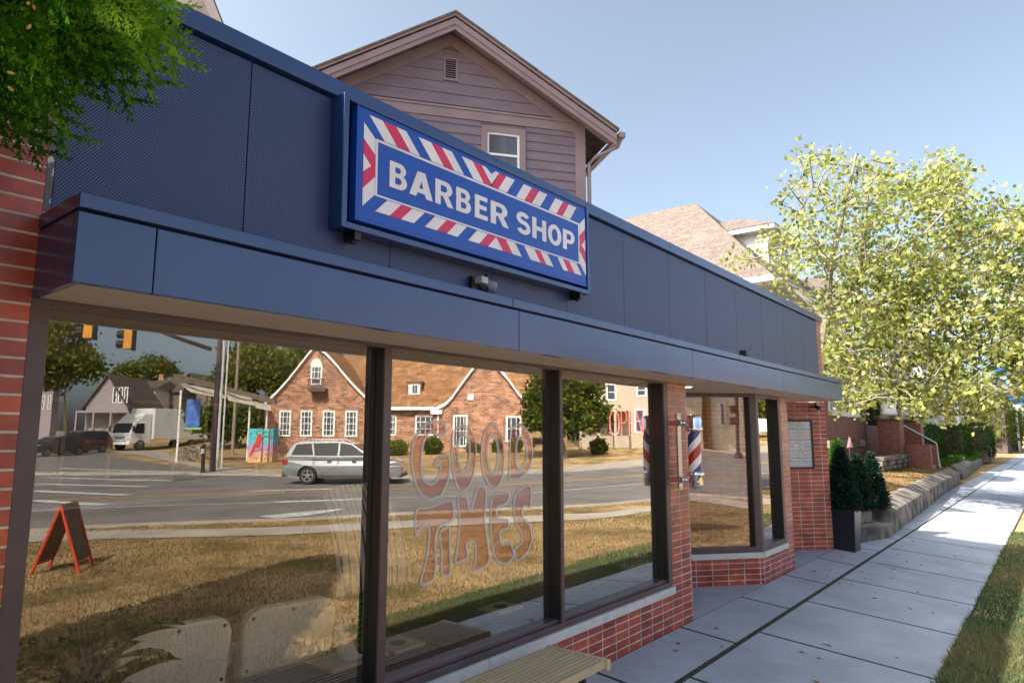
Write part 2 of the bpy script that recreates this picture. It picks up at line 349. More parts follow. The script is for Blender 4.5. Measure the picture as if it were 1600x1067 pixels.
def flip(mb): mb.f = [f[::-1] for f in mb.f]; return mb
px = lambda pts: [tuple(ac_g(*p)[:2]) for p in pts]
near_kerb = [(-70, -62), (-30, -34), (-8, -20), (1, -14.8)] + px([(200, 820), (450, 814), (575, 807), (700, 801), (855, 794), (950, 790), (1025, 781)]) + [(32, -4.6), (60, -2.6), (130, 2)]
far_kerb = [(-60, -90), (-28, -62), (2, -40), (17, -28)] + px([(480, 747), (560, 751), (625, 754), (700, 748), (855, 738), (950, 733), (1025, 728)]) + [(60, -13.5), (130, -7)]
road = MB(); strip(road, near_kerb, far_kerb, .012, 160, 10)
structure(flip(road).build('road', M['asphalt']))
side = MB(); strip(side, [(1, -36)] + [tuple(ac(40, 706, 50)[:2]), tuple(ac(60, 700, 110)[:2])], [(19, -25)] + px([(330, 737), (225, 722), (165, 712)]) + [tuple(ac(160, 700, 110)[:2])], .016, 60, 8)
structure(flip(side).build('side_street', M['asphalt']))
def offset(line, d):
    p = resample(smoothline(line), 160); t = np.gradient(p, axis=0); t /= np.linalg.norm(t, axis=1)[:, None]; return p + d*np.c_[-t[:, 1], t[:, 0]]
def band(mb, line, d0, d1, lift, i0=0, i1=160, h=0):
    A, B = offset(line, d0)[i0:i1], offset(line, d1)[i0:i1]; n = len(A); V = []; F = []
    for i in range(n):
        za, zb = terrain(*A[i])+lift, terrain(*B[i])+lift; V += [(*A[i], za), (*B[i], zb), (*A[i], za+h), (*B[i], zb+h)]
    for i in range(n-1):
        a, b = i*4, i*4+4
        F += [[a+2, b+2, b+3, a+3]] + ([[a, b, b+2, a+2], [a+1, a+3, b+3, b+1]] if h else [])
    mb.add(V, F); return mb
k = MB(); band(k, near_kerb, -.05, .13, 0, h=.06); structure(k.build('near_kerb', M['concrete_tan']))
k = MB(); band(k, far_kerb, -.15, .08, 0, h=.1); structure(k.build('far_kerb', M['concrete_tan']))
kk = MB(); band(kk, near_kerb, -4.3, -4.16, .021); structure(kk.build('road_edge_marking', M['roadwhite']))
kk = MB(); band(kk, near_kerb, -7.6, -7.3, .021, 40); structure(kk.build('road_centre_marking', M['roadyellow']))
cw = MB()
for pa, pb in [((90, 733), (330, 741)), ((70, 747), (270, 753)), ((60, 757), (230, 762)), ((55, 768), (200, 775)), ((50, 783), (165, 790)), ((390, 769), (520, 765)), ((430, 786), (570, 781))]:
    a, b = ac_g(*pa)[:2], ac_g(*pb)[:2]; t = (b-a)/np.linalg.norm(b-a); nn = np.array([-t[1], t[0]])*.22
    q = [a-nn, b-nn, b+nn, a+nn]; n = 10
    V = []; F = []
    for i in range(n+1):
        for o in (-1, 1):
            p = a+(b-a)*i/n+nn*o; V.append((*p, terrain(*p)+.026))
    for i in range(n): F.append([2*i, 2*i+2, 2*i+3, 2*i+1])
    cw.add(V, F)
structure(cw.build('crosswalk_markings', M['roadwhite']))
arrow = MB()
ar = [ac_g(*p) for p in [(402, 808), (450, 803), (520, 797), (545, 795), (520, 801), (470, 808), (430, 811)]]
arrow.quad(*[(p[0], p[1], terrain(p[0], p[1])+.026) for p in ar][::-1]); structure(arrow.build('turn_arrow_marking', M['roadwhite']))
walk2 = MB(); strip(walk2, [(-40, -35), (-4, -15.5)] + px([(60, 843), (400, 838), (575, 829), (700, 822), (855, 815), (950, 811), (1025, 796)]) + [(19.5, -3.4), (24, -1.9)],
      [(-40, -36.5), (-4, -16.9)] + px([(60, 828), (400, 826), (575, 817), (700, 811), (855, 805), (950, 802), (1025, 789)]) + [(21, -4.0), (28, -2.2)], .014, 120, 2)
structure(flip(walk2).build('street_path', M['concrete_tan']))
fw_ = MB(); band(fw_, far_kerb, -2.6, -.4, .02, 44); structure(fw_.build('far_pavement', M['concrete_tan']))
cp = MB(); strip(cp, px([(165, 707), (215, 711), (262, 722), (330, 737), (430, 747)]), px([(225, 704), (262, 707), (268, 717), (330, 729), (430, 736)]), .03, 40, 3); structure(flip(cp).build('corner_pavement', M['concrete_tan']))

# grass blades: near lawn beside the walk and in front of the shop
def blades(name, regions, h, matname, wd=.006):
    Vs = []; n0 = 0; T = []
    for (fx, n) in regions:
        P = fx(n); n = len(P)
        a = RNG.uniform(0, 6.283, n); hh = h*RNG.uniform(.4, 1.3, n); ln = RNG.uniform(.1, 1.1, n)*hh; b = RNG.uniform(0, 6.283, n)
        z = np.array([terrain(p[0], p[1]) for p in P]); ww = wd*RNG.uniform(.7, 1.6, n)
        v0 = np.c_[P[:, 0]-ww*np.cos(a), P[:, 1]-ww*np.sin(a), z-.004]; v1 = np.c_[P[:, 0]+ww*np.cos(a), P[:, 1]+ww*np.sin(a), z-.004]; v2 = np.c_[P[:, 0]+ln*np.cos(b), P[:, 1]+ln*np.sin(b), z+hh]
        Vs.append(np.stack([v0, v1, v2], 1).reshape(-1, 3))
    V = np.concatenate(Vs); me = bpy.data.meshes.new(name); nf = len(V)//3
    me.vertices.add(len(V)); me.vertices.foreach_set('co', V.ravel()); me.loops.add(len(V)); me.loops.foreach_set('vertex_index', np.arange(len(V)))
    me.polygons.add(nf); me.polygons.foreach_set('loop_start', np.arange(0, len(V), 3)); me.polygons.foreach_set('loop_total', np.full(nf, 3))
    cl = np.clip(.5+.35*np.sin(V[::3, 0]*1.3+2*np.sin(V[::3, 1]*.9))*np.cos(V[::3, 1]*1.7+V[::3, 0]*.4)+RNG.normal(0, .22, nf), 0, 1)
    at_ = me.attributes.new('tint', 'FLOAT', 'POINT'); at_.data.foreach_set('value', np.repeat(cl, 3).astype(np.float32))
    me.update(); me.materials.append(M[matname]); o = bpy.data.objects.new(name, me); C.objects.link(o); return o
M['blade'] = leafmat('dry_grass_blade', [(.09, .1, .035), (.18, .135, .055), (.26, .175, .08), (.24, .165, .08), (.22, .155, .08)], .12, 0)
M['blade_green'] = leafmat('grass_blade', [(.03, .075, .04), (.055, .11, .05), (.09, .14, .055), (.17, .15, .08), (.22, .175, .095)], .12, 0)  # green of the verge, its colour darkened further to deepen the shop's shade
def u(x0, x1, y0, y1):
    def f(n): return np.c_[RNG.uniform(x0, x1, n), RNG.uniform(y0, y1, n)]
    return f
NK = resample(smoothline(near_kerb), 160)
def infront(n):
    P = np.c_[RNG.uniform(1, 19, n*2), RNG.uniform(-13, -2.3, n*2)]
    W2 = resample(smoothline([(-4, -15.5)] + px([(60, 843), (400, 838), (575, 829), (700, 822), (855, 815), (950, 811), (1025, 796)]) + [(19.5, -3.4)]), 60); o = np.argsort(W2[:, 0])
    lim = np.interp(P[:, 0], W2[o, 0], W2[o, 1]); lk = np.interp(P[:, 0], NK[:, 0], NK[:, 1])
    ok = (P[:, 1] > lim+.03) | ((P[:, 1] < lim-1.35) & (P[:, 1] > lk+.15)); return P[ok][:n]
stuff(blades('lawn_grass', [(infront, 70000)], .045, 'blade', .006))
FL = u(5, 17, -2.2, -.1)(70); fl_v = MB()
for q in FL:
    z_ = terrain(q[0], q[1])+.004; a = RNG.uniform(0, 6.28); s = RNG.uniform(.02, .04); dx, dy = s*math.cos(a), s*math.sin(a)
    fl_v.quad((q[0]-dx, q[1]-dy, z_), (q[0]+dy*.5, q[1]-dx*.5, z_+.008), (q[0]+dx, q[1]+dy, z_+.004), (q[0]-dy*.5, q[1]+dx*.5, z_+.012))
stuff(fl_v.build('fallen_leaves', mat('dry_leaf', (.22, .11, .05), rough=.8, c2=(.36, .2, .1), scale=3)))
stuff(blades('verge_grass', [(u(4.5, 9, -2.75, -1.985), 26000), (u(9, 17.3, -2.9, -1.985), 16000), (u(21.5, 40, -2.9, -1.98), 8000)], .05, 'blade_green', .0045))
# ------------------------------------------------------------------ the barber shop
shop = thing('shop_building', 'low red brick shop with dark blue fascia, flat canopy and large mirrored windows', 'shop')
D1 = np.array([.7638, -.6455, 0]); N1 = np.array([-.6455, -.7638, 0]); A1 = np.array([8.498, 0, 0])      # angled wall of the first entrance
D2 = np.array([.7193, -.6947, 0]); N2 = np.array([-.6947, -.7193, 0]); A2 = np.array([11.706, 0, 0])
Z = np.array([0, 0, 1.])
b = MB()
b.box(-5, .735, -.006, .4, -.3, 3.66); b.box(.735, .798, -.006, .3, .384, 2.286); b.box(.735, .806, -.006, .031, 2.287, 3.598)
b.box(.735, 6.044, 0, .2, -.3, .315); b.box(6.044, 6.46, 0, .5, -.3, 2.29)
b.obox(A1-D1*2.0-[0, 0, .2], D1*2.0, -N1*.18, Z*.505); b.box(8.499, 9.43, .003, .2, -.2, .305); b.box(9.43, 9.72, 0, .35, -.2, 2.29)
b.obox(A2-D2*2.4-[0, 0, .2], D2*2.4, -N2*.25, Z*2.49); b.box(11.478, 11.71, 0.0, .6, 2.61, 3.6); b.box(11.5, 11.7, .6, 9, -.2, 3.5)
b.box(-5, 11.7, 9, 9.2, -.2, 3.5)
b.build('wall', M['brick'], shop)
s = MB()
xs_ = [.75, 2.05, 3.40, 4.76, 6.062]
for a, c in zip(xs_[:-1], xs_[1:]): s.box(a, c-.005, -.022, .1, .316, .382)
s.build('window_sill', M['sill'], shop, bevel=.004); s = MB()
s.obox(A1-D1*2.0+N1*.022+Z*.306, D1*1.998, -N1*.11, Z*.066); s.box(8.502, 9.44, -.022, .1, .306, .372)
s.build('window_sill', M['sill'], shop, bevel=.004)
roof = MB(); roof.box(.74, 11.49, .05, 9.0, 3.3, 3.5); roof.build('roof', M['black'], shop)
f = MB(); edges = [.833] + [1.6137+.9065*i for i in range(11)] + [11.476]
for a, c in zip(edges[:-1], edges[1:]): f.box(a+.003, c-.003, 0, .03, 2.58, 3.588)
f.build('fascia_panel', M['mesh'], shop)
bk = MB(); bk.box(.81, 11.476, .032, .06, 2.3, 3.58); bk.build('fascia_backing', M['black'], shop)
cp = MB()
for a, c in zip([.79, 3.43, 6.14, 8.87], [3.43, 6.14, 8.87, 11.72]): cp.box(a+.002, c-.001, -.035, .35, 3.6, 3.695)
cp.build('coping', M['fascia'], shop, bevel=.006)
tr = MB(); tr.box(.807, .831, -.008, .03, 2.61, 3.6); tr.build('edge_trim', mat('weathered_flashing', (.1, .1, .13), rough=.5, c2=(.6, .58, .58), scale=25, ramp=(.5, .62)), shop)
XR = float(at_y(1316, 608, -.4)[0])
cn = MB(); js = [.80, 1.06, 3.22, 5.75, 8.32, 10.86, XR]
for a, c in zip(js[:-1], js[1:]): cn.box(a+(.002 if a > .9 else 0), c-.002, -.40, -.37, 2.287, 2.535)
cn.box(.80, .825, -.369, .0, 2.287, 2.535); cn.box(XR-.03, XR, -.369, .0, 2.287, 2.535)
cs = [.797, 3.15, 5.0, 6.9, 9.93, XR+.003]
for a, c in zip(cs[:-1], cs[1:]): cn.box(a+.001, c-.002, -.408, -.003, 2.547, 2.60)
cn.build('canopy', M['fascia'], shop, bevel=.003)
cg = MB(); cg.box(.81, XR-.02, -.365, -.004, 2.3, 2.546); cg.build('canopy_core', M['black'], shop)
so = MB(); so.box(.83, XR-.035, -.368, 2.4, 2.288, 2.298); so.build('soffit', M['soffit'], shop)
def lamp(p, r, e=3.0):
    m = MB(); m.lathe([(r*1.15, 0), (r*1.15, -.008), (r*.98, -.012), (r*.95, -.004)], p, 24); o = m.build('downlight', M['white'], shop)
    q = MB(); q.lathe([(r*.94, -.003), (r*.9, -.010)], p, 24); q.build('lamp_glass', M['lamp'], o)
M['lamp'] = mat('lit_lamp', (1, .95, .85), emit=5, c2=(1, .95, .85))
lamp((6.72, .12, 2.287), .07)
# window frames
fr = MB()
fr.box(.80, .866, .002, .13, .383, 2.287); fr.box(5.97, 6.043, .002, .13, .383, 2.287)
fr.box(2.505, 2.56, .0, .014, .426, 2.266); fr.box(4.226, 4.264, .0, .014, .426, 2.266)
fr.box(.866, 5.97, .004, .13, 2.266, 2.287)
fr.box(.866, 5.97, .004, .13, .383, .425); fr.box(.866, 5.97, .03, .13, .426, .45)
o_ = A1 - D1*2.0
fr.obox(A1-D1*.088+Z*.373, D1*.086, -N1*.13, Z*1.915); fr.box(8.503, 8.582, .004, .135, .373, 2.286)
fr.obox(o_+Z*2.245, D1*1.911, -N1*.13, Z*.043); fr.obox(o_+Z*.373, D1*1.911, -N1*.13, Z*.06)
fr.box(9.355, 9.429, .004, .13, .373, 2.286); fr.box(8.582, 9.355, .006, .13, 2.245, 2.286); fr.box(8.582, 9.355, .006, .13, .373, .433)
fr.build('window_frame', M['bronze'], shop, bevel=.003)
fg_ = MB(); fg_.box(2.509, 2.556, .0145, .13, .45, 2.266); fg_.box(4.229, 4.261, .0145, .13, .45, 2.266); fg_.box(5.955, 5.969, .006, .12, .45, 2.266); fg_.box(.867, .87, .02, .12, .45, 2.266); fg_.box(9.345, 9.354, .01, .12, .434, 2.24)
fg_.obox(A1-D1*.097+Z*.434-N1*.005, D1*.008, -N1*.11, Z*1.81); fg_.build('window_gasket', M['black'], shop)
def pane(o, ex, ez, n, name='window_pane'):                       # front face mirrors, the other faces are clear
    m = MB(); o, ex, ez = [np.array(q, float) for q in (o, ex, ez)]; ey = -np.array(n)*.006
    v = [o, o+ex, o+ex+ez, o+ez]; m.add(v+[q+ey for q in v], []); m.f = [[0,1,2,3],[4,7,6,5],[0,4,5,1],[1,5,6,2],[2,6,7,3],[3,7,4,0]]; m.m = [0,1,1,1,1,1]
    return m.build(name, [M['glass'], M['clear']], shop)
S = np.array([0, -1., 0])
pane((.866, G, .45), (1.639, 0, 0), (0, 0, 1.816), S); P2 = pane((2.56, G, .45), (1.666, 0, 0), (0, 0, 1.816), S); P3 = pane((4.264, G, .45), (1.706, 0, 0), (0, 0, 1.816), S)
pane(o_-N1*.07+Z*.433, D1*1.911, Z*1.812, N1); pane((8.582, G, .433), (.773, 0, 0), (0, 0, 1.812), S)
# inside
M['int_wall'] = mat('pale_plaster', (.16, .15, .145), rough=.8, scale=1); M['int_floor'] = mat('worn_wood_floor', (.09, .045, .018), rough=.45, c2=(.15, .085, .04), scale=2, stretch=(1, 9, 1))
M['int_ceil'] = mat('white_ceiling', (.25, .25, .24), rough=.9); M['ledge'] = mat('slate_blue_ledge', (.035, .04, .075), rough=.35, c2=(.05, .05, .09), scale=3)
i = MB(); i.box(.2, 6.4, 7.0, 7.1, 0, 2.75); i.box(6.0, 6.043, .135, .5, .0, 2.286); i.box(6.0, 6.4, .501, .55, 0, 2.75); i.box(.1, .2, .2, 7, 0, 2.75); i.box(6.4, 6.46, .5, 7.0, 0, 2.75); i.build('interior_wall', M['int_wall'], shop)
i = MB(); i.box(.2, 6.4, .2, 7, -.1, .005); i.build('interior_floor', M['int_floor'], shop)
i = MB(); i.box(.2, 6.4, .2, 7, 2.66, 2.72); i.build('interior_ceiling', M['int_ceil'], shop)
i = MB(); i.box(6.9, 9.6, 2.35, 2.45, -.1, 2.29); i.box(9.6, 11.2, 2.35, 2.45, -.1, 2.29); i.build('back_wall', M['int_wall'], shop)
for q in ((2.56, 2.61, 2.655), (5.38, 2.78, 2.655), (1.2, 4.6, 2.655), (3.4, 5.2, 2.655), (5.4, 5.4, 2.655)): lamp(q, .13)  # the rear ceiling lamps are unseen extras, added to brighten the interior
l = MB(); x0 = .87
l.box(.87, 5.96, .135, .20, .40, .44); l.box(.87, 5.96, .42, .72, .40, .44)
x = .9
while x < 5.9:
    l.box(x-.03, x+.01, .20, .42, .40, .44)
    for k in range(5): l.box(x+.011, min(x+.57, 5.9), .211+.042*k, .231+.042*k, .41, .439)
    x += .6
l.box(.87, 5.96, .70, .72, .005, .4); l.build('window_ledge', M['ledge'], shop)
# hand-painted lettering on the inside of the middle pane
def gl(zx, zy, Y):                          # measured on the pane
    p = at_y(630+zx*.28133, 630+zy*.28117, Y); return (p[0], p[2])
letters = [
 [(90,130),(150,95),(235,100),(245,170),(195,190),(165,160),(128,185),(108,260),(105,370),(120,430),(150,445),(180,430),(205,370),(200,345),(165,350),(180,300),(265,270),(262,420),(205,535),(190,525),(150,545),(100,520),(62,450),(40,350),(45,230)],
 [(270,170),(295,130),(335,115),(375,130),(405,190),(412,290),(400,390),(370,470),(335,495),(300,475),(275,400),(265,290)],
 [(435,190),(465,130),(495,110),(530,130),(560,210),(568,300),(560,400),(530,470),(500,480),(470,455),(440,390),(428,290)],
 [(580,430),(590,330),(590,140),(640,105),(690,140),(718,220),(724,300),(705,370),(650,430)],
 [(60,575),(150,570),(272,520),(285,560),(286,660),(180,690),(190,985),(80,1028),(130,850),(145,690),(100,690),(65,760)],
 [(205,700),(265,670),(262,770),(272,965),(205,968),(212,830),(195,740)],
 [(292,510),(360,510),(372,610),(412,440),(470,470),(455,640),(468,720),(490,900),(378,945),(400,860),(395,770),(350,780),(372,860),(280,905),(300,780),(310,640)],
 [(482,500),(600,480),(585,560),(520,580),(525,640),(590,640),(590,700),(535,710),(550,780),(600,760),(625,850),(570,905),(510,880),(480,720)],
 [(610,500),(715,430),(716,590),(670,570),(660,620),(712,680),(722,760),(690,840),(620,890),(615,800),(660,770),(655,720),(612,650)]]
holes = {1: [(315,200),(335,180),(358,200),(365,280),(355,350),(335,372),(318,340),(310,270)], 2: [(480,200),(497,180),(515,210),(525,300),(515,360),(500,380),(482,350),(472,280)], 3: [(635,210),(652,185),(675,215),(685,290),(670,335),(645,360),(632,330)]}
M['sign_white'] = vinyl('white_window_paint', (.75, .77, .8), .32); M['sign_red'] = vinyl('red_window_paint', (.75, .012, .01), .12)
def shrink(poly, d):
    P = np.array(poly); n = len(P); out = []; ar = sum(P[i][0]*P[(i+1) % n][1]-P[(i+1) % n][0]*P[i][1] for i in range(n)); sg = 1 if ar > 0 else -1
    for k in range(n):
        a, b_, c = P[k-1], P[k], P[(k+1) % n]; e1 = (b_-a)/np.linalg.norm(b_-a); e2 = (c-b_)/np.linalg.norm(c-b_)
        n1 = np.array([-e1[1], e1[0]])*sg; n2 = np.array([-e2[1], e2[0]])*sg; m_ = n1+n2; L = np.linalg.norm(m_); m_ = m_/L if L > .2 else n1
        out.append(b_+m_*min(d/max(.45, m_ @ n1), d*1.7))
    return [tuple(q) for q in out]
def closedsmooth(p, n=2):
    p = np.array(p, float)
    for _ in range(n):
        q = np.roll(p, -1, 0); p = np.stack([p*.8+q*.2, p*.2+q*.8], 1).reshape(-1, 2)
    return [tuple(q) for q in p]
wl, rl = MB(), MB()
for n_, L in enumerate(letters):
    L = [gl(a, c, G-.004) for a, c in closedsmooth(L)]; inn = shrink(L, .017); H = []
    if n_ in holes:
        h = [gl(a, c, G-.004) for a, c in closedsmooth(holes[n_])]; ho = shrink(h, -.015)
        wl.fill(ho, [h], (0, G-.005, 0), (1, 0, 0), Z, (0, .0015, 0)); rl.fill(inn, [ho], (0, G-.0045, 0), (1, 0, 0), Z, (0, .001, 0))
    else: rl.fill(inn, [], (0, G-.0045, 0), (1, 0, 0), Z, (0, .001, 0))
    wl.fill(L, [inn], (0, G-.005, 0), (1, 0, 0), Z, (0, .0015, 0))
wl.build('lettering_outline', M['sign_white'], P2); rl.build('lettering_fill', M['sign_red'], P2)

# ------------------------------------------------------------------ the illuminated sign box
sg = thing('shop_sign', 'blue BARBER SHOP sign box with red and white striped border on the dark fascia', 'sign', (2.09, 0, 2.853), 0, ry=-.011)
W_, H_ = 2.41, .74; FX, FZ, FY = .105, .072, -.1045       # face corner in the sign's own space
m = MB(); m.frame((0, -.115, 0), (W_, 0, 0), (0, 0, H_), (0, .112, 0), .034); m.build('frame', M['fascia'], sg, bevel=.004, local=True)
m = MB(); m.box(.036, W_-.036, -.012, -.002, .036, H_-.036); m.build('tray', mat('deep_blue_tray', (.01, .012, .16), rough=.35), sg, local=True)
M['sface'] = mat('blue_sign_vinyl', (.004, .07, .45), rough=.35, c2=(.006, .08, .48), scale=2); M['swhite'] = mat('white_sign_vinyl', (.72, .72, .78), rough=.35); M['sred'] = mat('crimson_sign_vinyl', (.6, .018, .1), rough=.35)
FW_, FH_ = 2.27, .64
m = MB(); m.box(FX, FX+FW_, FY, -.03, FZ, FZ+FH_); face = m.build('sign_face', M['sface'], sg, bevel=.008, local=True)
m = MB(); m.frame((FX-.012, FY-.002, FZ-.012), (FW_+.024, 0, 0), (0, 0, FH_+.024), (0, .05, 0), .014); m.build('face_rim', M['sface'], sg, local=True)
ws, rs = MB(), MB()
def fl(mb, pts, k=0, holes=()): mb.fill(pts, holes, (FX, FY-.0022-.0022*k, FZ), (1, 0, 0), (0, 0, 1), (0, .0016, 0))
def band_(mb, a, c, sl, z0, z1): 
    fl(mb, [(a, z0), (c, z0), (c+sl, z1), (a+sl, z1)] if z1 > z0 else [(a+sl, z1), (c+sl, z1), (c, z0), (a, z0)])
zt0, zt1, zb0, zb1 = .604, .487, .067, .151
for a, c in ((.071, .163), (.266, .342), (.44, .543), (.637, .725), (.816, .916)): band_(ws, a, c, .112, zt0, zt1)
for a, c in ((.163, .266), (.543, .637), (.916, 1.007)): band_(rs, a, c, .112, zt0, zt1)
fl(ws, [(1.007, .604), (1.108, .488), (1.187, .604), (1.147, .604), (1.108, .572), (1.05, .604)][::-1])
for a, c in ((1.187, 1.266), (1.556, 1.645), (1.951, 2.033)): band_(rs, a, c, -.09, zt0, zt1)
for a, c in ((1.266, 1.358), (1.462, 1.556), (1.645, 1.744), (1.851, 1.951), (2.033, 2.136)): band_(ws, a, c, -.09, zt0, zt1)
for a, c in ((.124, .226), (.312, .411), (.498, .597), (.685, .779), (.879, .983)): band_(ws, a+.0, c, .085, zb0, zb1)
for a, c in ((.226, .312), (.597, .685), (.983, 1.071)): band_(rs, a, c, .085, zb0, zb1)
fl(ws, [(1.071, .067), (1.225, .067), (1.152, .149)])
for a, c in ((1.225, 1.331), (1.652, 1.725), (2.008, 2.095)): band_(rs, a, c, -.075, zb0, zb1)
for a, c in ((1.331, 1.431), (1.533, 1.652), (1.725, 1.812), (1.941, 2.008), (2.095, 2.196)): band_(ws, a, c, -.075, zb0, zb1)
for mir in (0, 1):
    t_ = (lambda p: p) if not mir else (lambda p: [(2.291-a, c) for a, c in p][::-1])
    fl(ws, t_([(.035, .074), (.117, .158), (.117, .26), (.035, .174)])); fl(ws, t_([(.035, .456), (.117, .385), (.117, .478), (.035, .548)])); fl(ws, t_([(.035, .269), (.088, .314), (.035, .37)]))
    fl(rs, t_([(.035, .174), (.117, .262), (.117, .385), (.035, .456), (.035, .37), (.088, .314), (.035, .269)]))
fl(ws, [(.12, .155), (2.171, .155), (2.171, .483), (.12, .483)], 0, [[(.134, .165), (2.157, .165), (2.157, .469), (.134, .469)]])
def arc(cx, cy, rx, ry, a0, a1, n=10): return [(cx+rx*math.cos(R(a0+(a1-a0)*k/n)), cy+ry*math.sin(R(a0+(a1-a0)*k/n))) for k in range(n+1)]
GLY = {
 'B': (.74, [(0, 0), (.42, 0)] + arc(.42, .29, .31, .29, -90, 62) + arc(.40, .745, .28, .255, -45, 90) + [(0, 1)], [[(.23, .18), (.23, .43), (.4, .43)] + arc(.4, .305, .1, .125, 90, -90, 6), [(.23, .6), (.23, .82), (.38, .82)] + arc(.38, .71, .085, .11, 90, -90, 6)]),
 'A': (.86, [(0, 0), (.24, 0), (.3, .17), (.56, .17), (.62, 0), (.86, 0), (.57, 1), (.29, 1)], [[(.355, .35), (.43, .66), (.505, .35)]]),
 'R': (.80, [(0, 0), (.23, 0), (.23, .38), (.33, .38), (.54, 0), (.80, 0), (.56, .42)] + arc(.44, .7, .3, .3, -50, 90) + [(0, 1)], [[(.23, .55), (.23, .82), (.41, .82)] + arc(.41, .685, .1, .135, 90, -90, 6)]),
 'E': (.66, [(0, 0), (.66, 0), (.66, .19), (.23, .19), (.23, .42), (.6, .42), (.6, .6), (.23, .6), (.23, .81), (.64, .81), (.64, 1), (0, 1)], []),
 'H': (.78, [(0, 0), (.23, 0), (.23, .41), (.55, .41), (.55, 0), (.78, 0), (.78, 1), (.55, 1), (.55, .61), (.23, .61), (.23, 1), (0, 1)], []),
 'O': (.86, arc(.43, .5, .43, .52, 0, 350, 30), [arc(.43, .5, .19, .31, 0, 345, 22)]),
 'P': (.72, [(0, 0), (.23, 0), (.23, .34), (.4, .34)] + arc(.42, .67, .3, .33, -90, 90) + [(0, 1)], [[(.23, .52), (.23, .82), (.4, .82)] + arc(.4, .67, .1, .15, 90, -90, 6)])}
def ribbon(pts, w):
    P = np.array(pts); t = np.gradient(P, axis=0); t /= np.linalg.norm(t, axis=1)[:, None]; n = np.c_[-t[:, 1], t[:, 0]]*w/2
    return [tuple(q) for q in P-n] + [tuple(q) for q in (P+n)[::-1]]
scurve = arc(.36, .725, .245, .185, 25, 180, 12) + arc(.36, .725, .245, .19, 180, 268, 6)[1:] + arc(.37, .285, .255, .25, 88, 0, 6)[1:] + arc(.37, .285, .255, .2, 0, -160, 12)[1:]
GLY['S'] = (.74, ribbon(scurve, .205), [])
tl = MB()
for ch, x0, x1 in (('B', .222, .355), ('A', .372, .562), ('R', .583, .742), ('B', .766, .905), ('E', .941, 1.068), ('R', 1.098, 1.288), ('S', 1.372, 1.536), ('H', 1.556, 1.727), ('O', 1.748, 1.922), ('P', 1.943, 2.103)):
    wd, ou, ho = GLY[ch]; k = (x1-x0)/wd; h = .155
    tr_ = lambda L: [(x0+a*k, .236+c*h) for a, c in L]
    fl(tl, tr_(ou), 0, [tr_(q) for q in ho])
ws.build('white_stripes', M['swhite'], face, local=True); rs.build('red_stripes', M['sred'], face, local=True); tl.build('lettering', M['swhite'], face, local=True)
for x_ in (.1, 2.28): m = MB(); m.box(x_, x_+.04, -.10, -.003, -.045, .0); m.lathe([(.018, 0), (.018, .02)], (x_+.02, -.06, -.06), 10); m.build('mounting_bracket', M['black'], sg, local=True)

# floodlight and its junction box under the sign
p = at_y(760, 446, -.06)
fl_ = thing('floodlight', 'small grey floodlight with junction box tucked under the blue sign', 'light', p)
m = MB(); m.lathe([(.01, .05), (.035, .045), (.042, 0), (.042, -.05), (.03, -.06)], (.03, 0, 0), 16, (.35, -.75, -.3)); m.build('lamp_head', mat('grey_cast_metal', (.18, .2, .27), rough=.45), fl_, local=True, smooth=True)
m = MB(); m.box(-.085, -.02, -.035, .03, .0, .045); m.build('junction_box', mat('pale_box', (.45, .45, .48), rough=.5), fl_, local=True, bevel=.004)
m = MB(); m.tube([(-.01, -.02, -.05), (.005, 0, .02), (.02, .02, .08)], .008, 8); m.box(-.11, .06, .03, .055, -.04, .05); m.build('bracket', M['black'], fl_, local=True)
p = at_y(1162, 551, -.2); bx = thing('junction_box', 'small black box standing on top of the canopy', 'box', p)
m = MB(); m.box(-.035, .035, -.04, .04, -.04, .025); m.build('case', M['black'], bx, local=True, bevel=.006); m = MB(); m.box(.036, .04, -.02, .02, -.02, .01); m.build('lens', M['steel'], bx, local=True)

# ------------------------------------------------------------------ barber pole on the brick pier
bp = thing('barber_pole', 'chrome capped red, white and blue striped barber pole on the brick pier', 'barber pole', (6.27, -.158, 1.62))
def poles():
    m, nt, b = new('barber_stripes'); N = nt.nodes; L = nt.links
    tc = N.new('ShaderNodeTexCoord'); sp = N.new('ShaderNodeSeparateXYZ'); L.new(tc.outputs['Object'], sp.inputs[0])
    an = N.new('ShaderNodeMath'); an.operation = 'ARCTAN2'; L.new(sp.outputs[1], an.inputs[0]); L.new(sp.outputs[0], an.inputs[1])
    a2 = N.new('ShaderNodeMath'); a2.operation = 'MULTIPLY_ADD'; L.new(sp.outputs[2], a2.inputs[0]); a2.inputs[1].default_value = 1/.38
    a3 = N.new('ShaderNodeMath'); a3.operation = 'MULTIPLY'; L.new(an.outputs[0], a3.inputs[0]); a3.inputs[1].default_value = -1/(2*math.pi); L.new(a3.outputs[0], a2.inputs[2])
    fr_ = N.new('ShaderNodeMath'); fr_.operation = 'FRACT'; L.new(a2.outputs[0], fr_.inputs[0])
    rp = N.new('ShaderNodeValToRGB'); rp.color_ramp.interpolation = 'CONSTANT'; e = rp.color_ramp.elements
    e[0].position = 0; e[0].color = (.88, .88, .9, 1); e[1].position = .22; e[1].color = (.5, .02, .02, 1)
    for p_, c_ in ((.5, (.88, .88, .9, 1)), (.72, (.02, .04, .2, 1))): x_ = e.new(p_); x_.color = c_
    L.new(fr_.outputs[0], rp.inputs[0]); L.new(rp.outputs[0], b.inputs['Base Color']); b.inputs['Roughness'].default_value = .15; b.inputs['Coat Weight'].default_value = .6
    return m
m = MB(); m.lathe([(.062, -.2), (.062, .2)], (0, 0, 0), 32); m.build('striped_cylinder', poles(), bp, smooth=False, local=True)
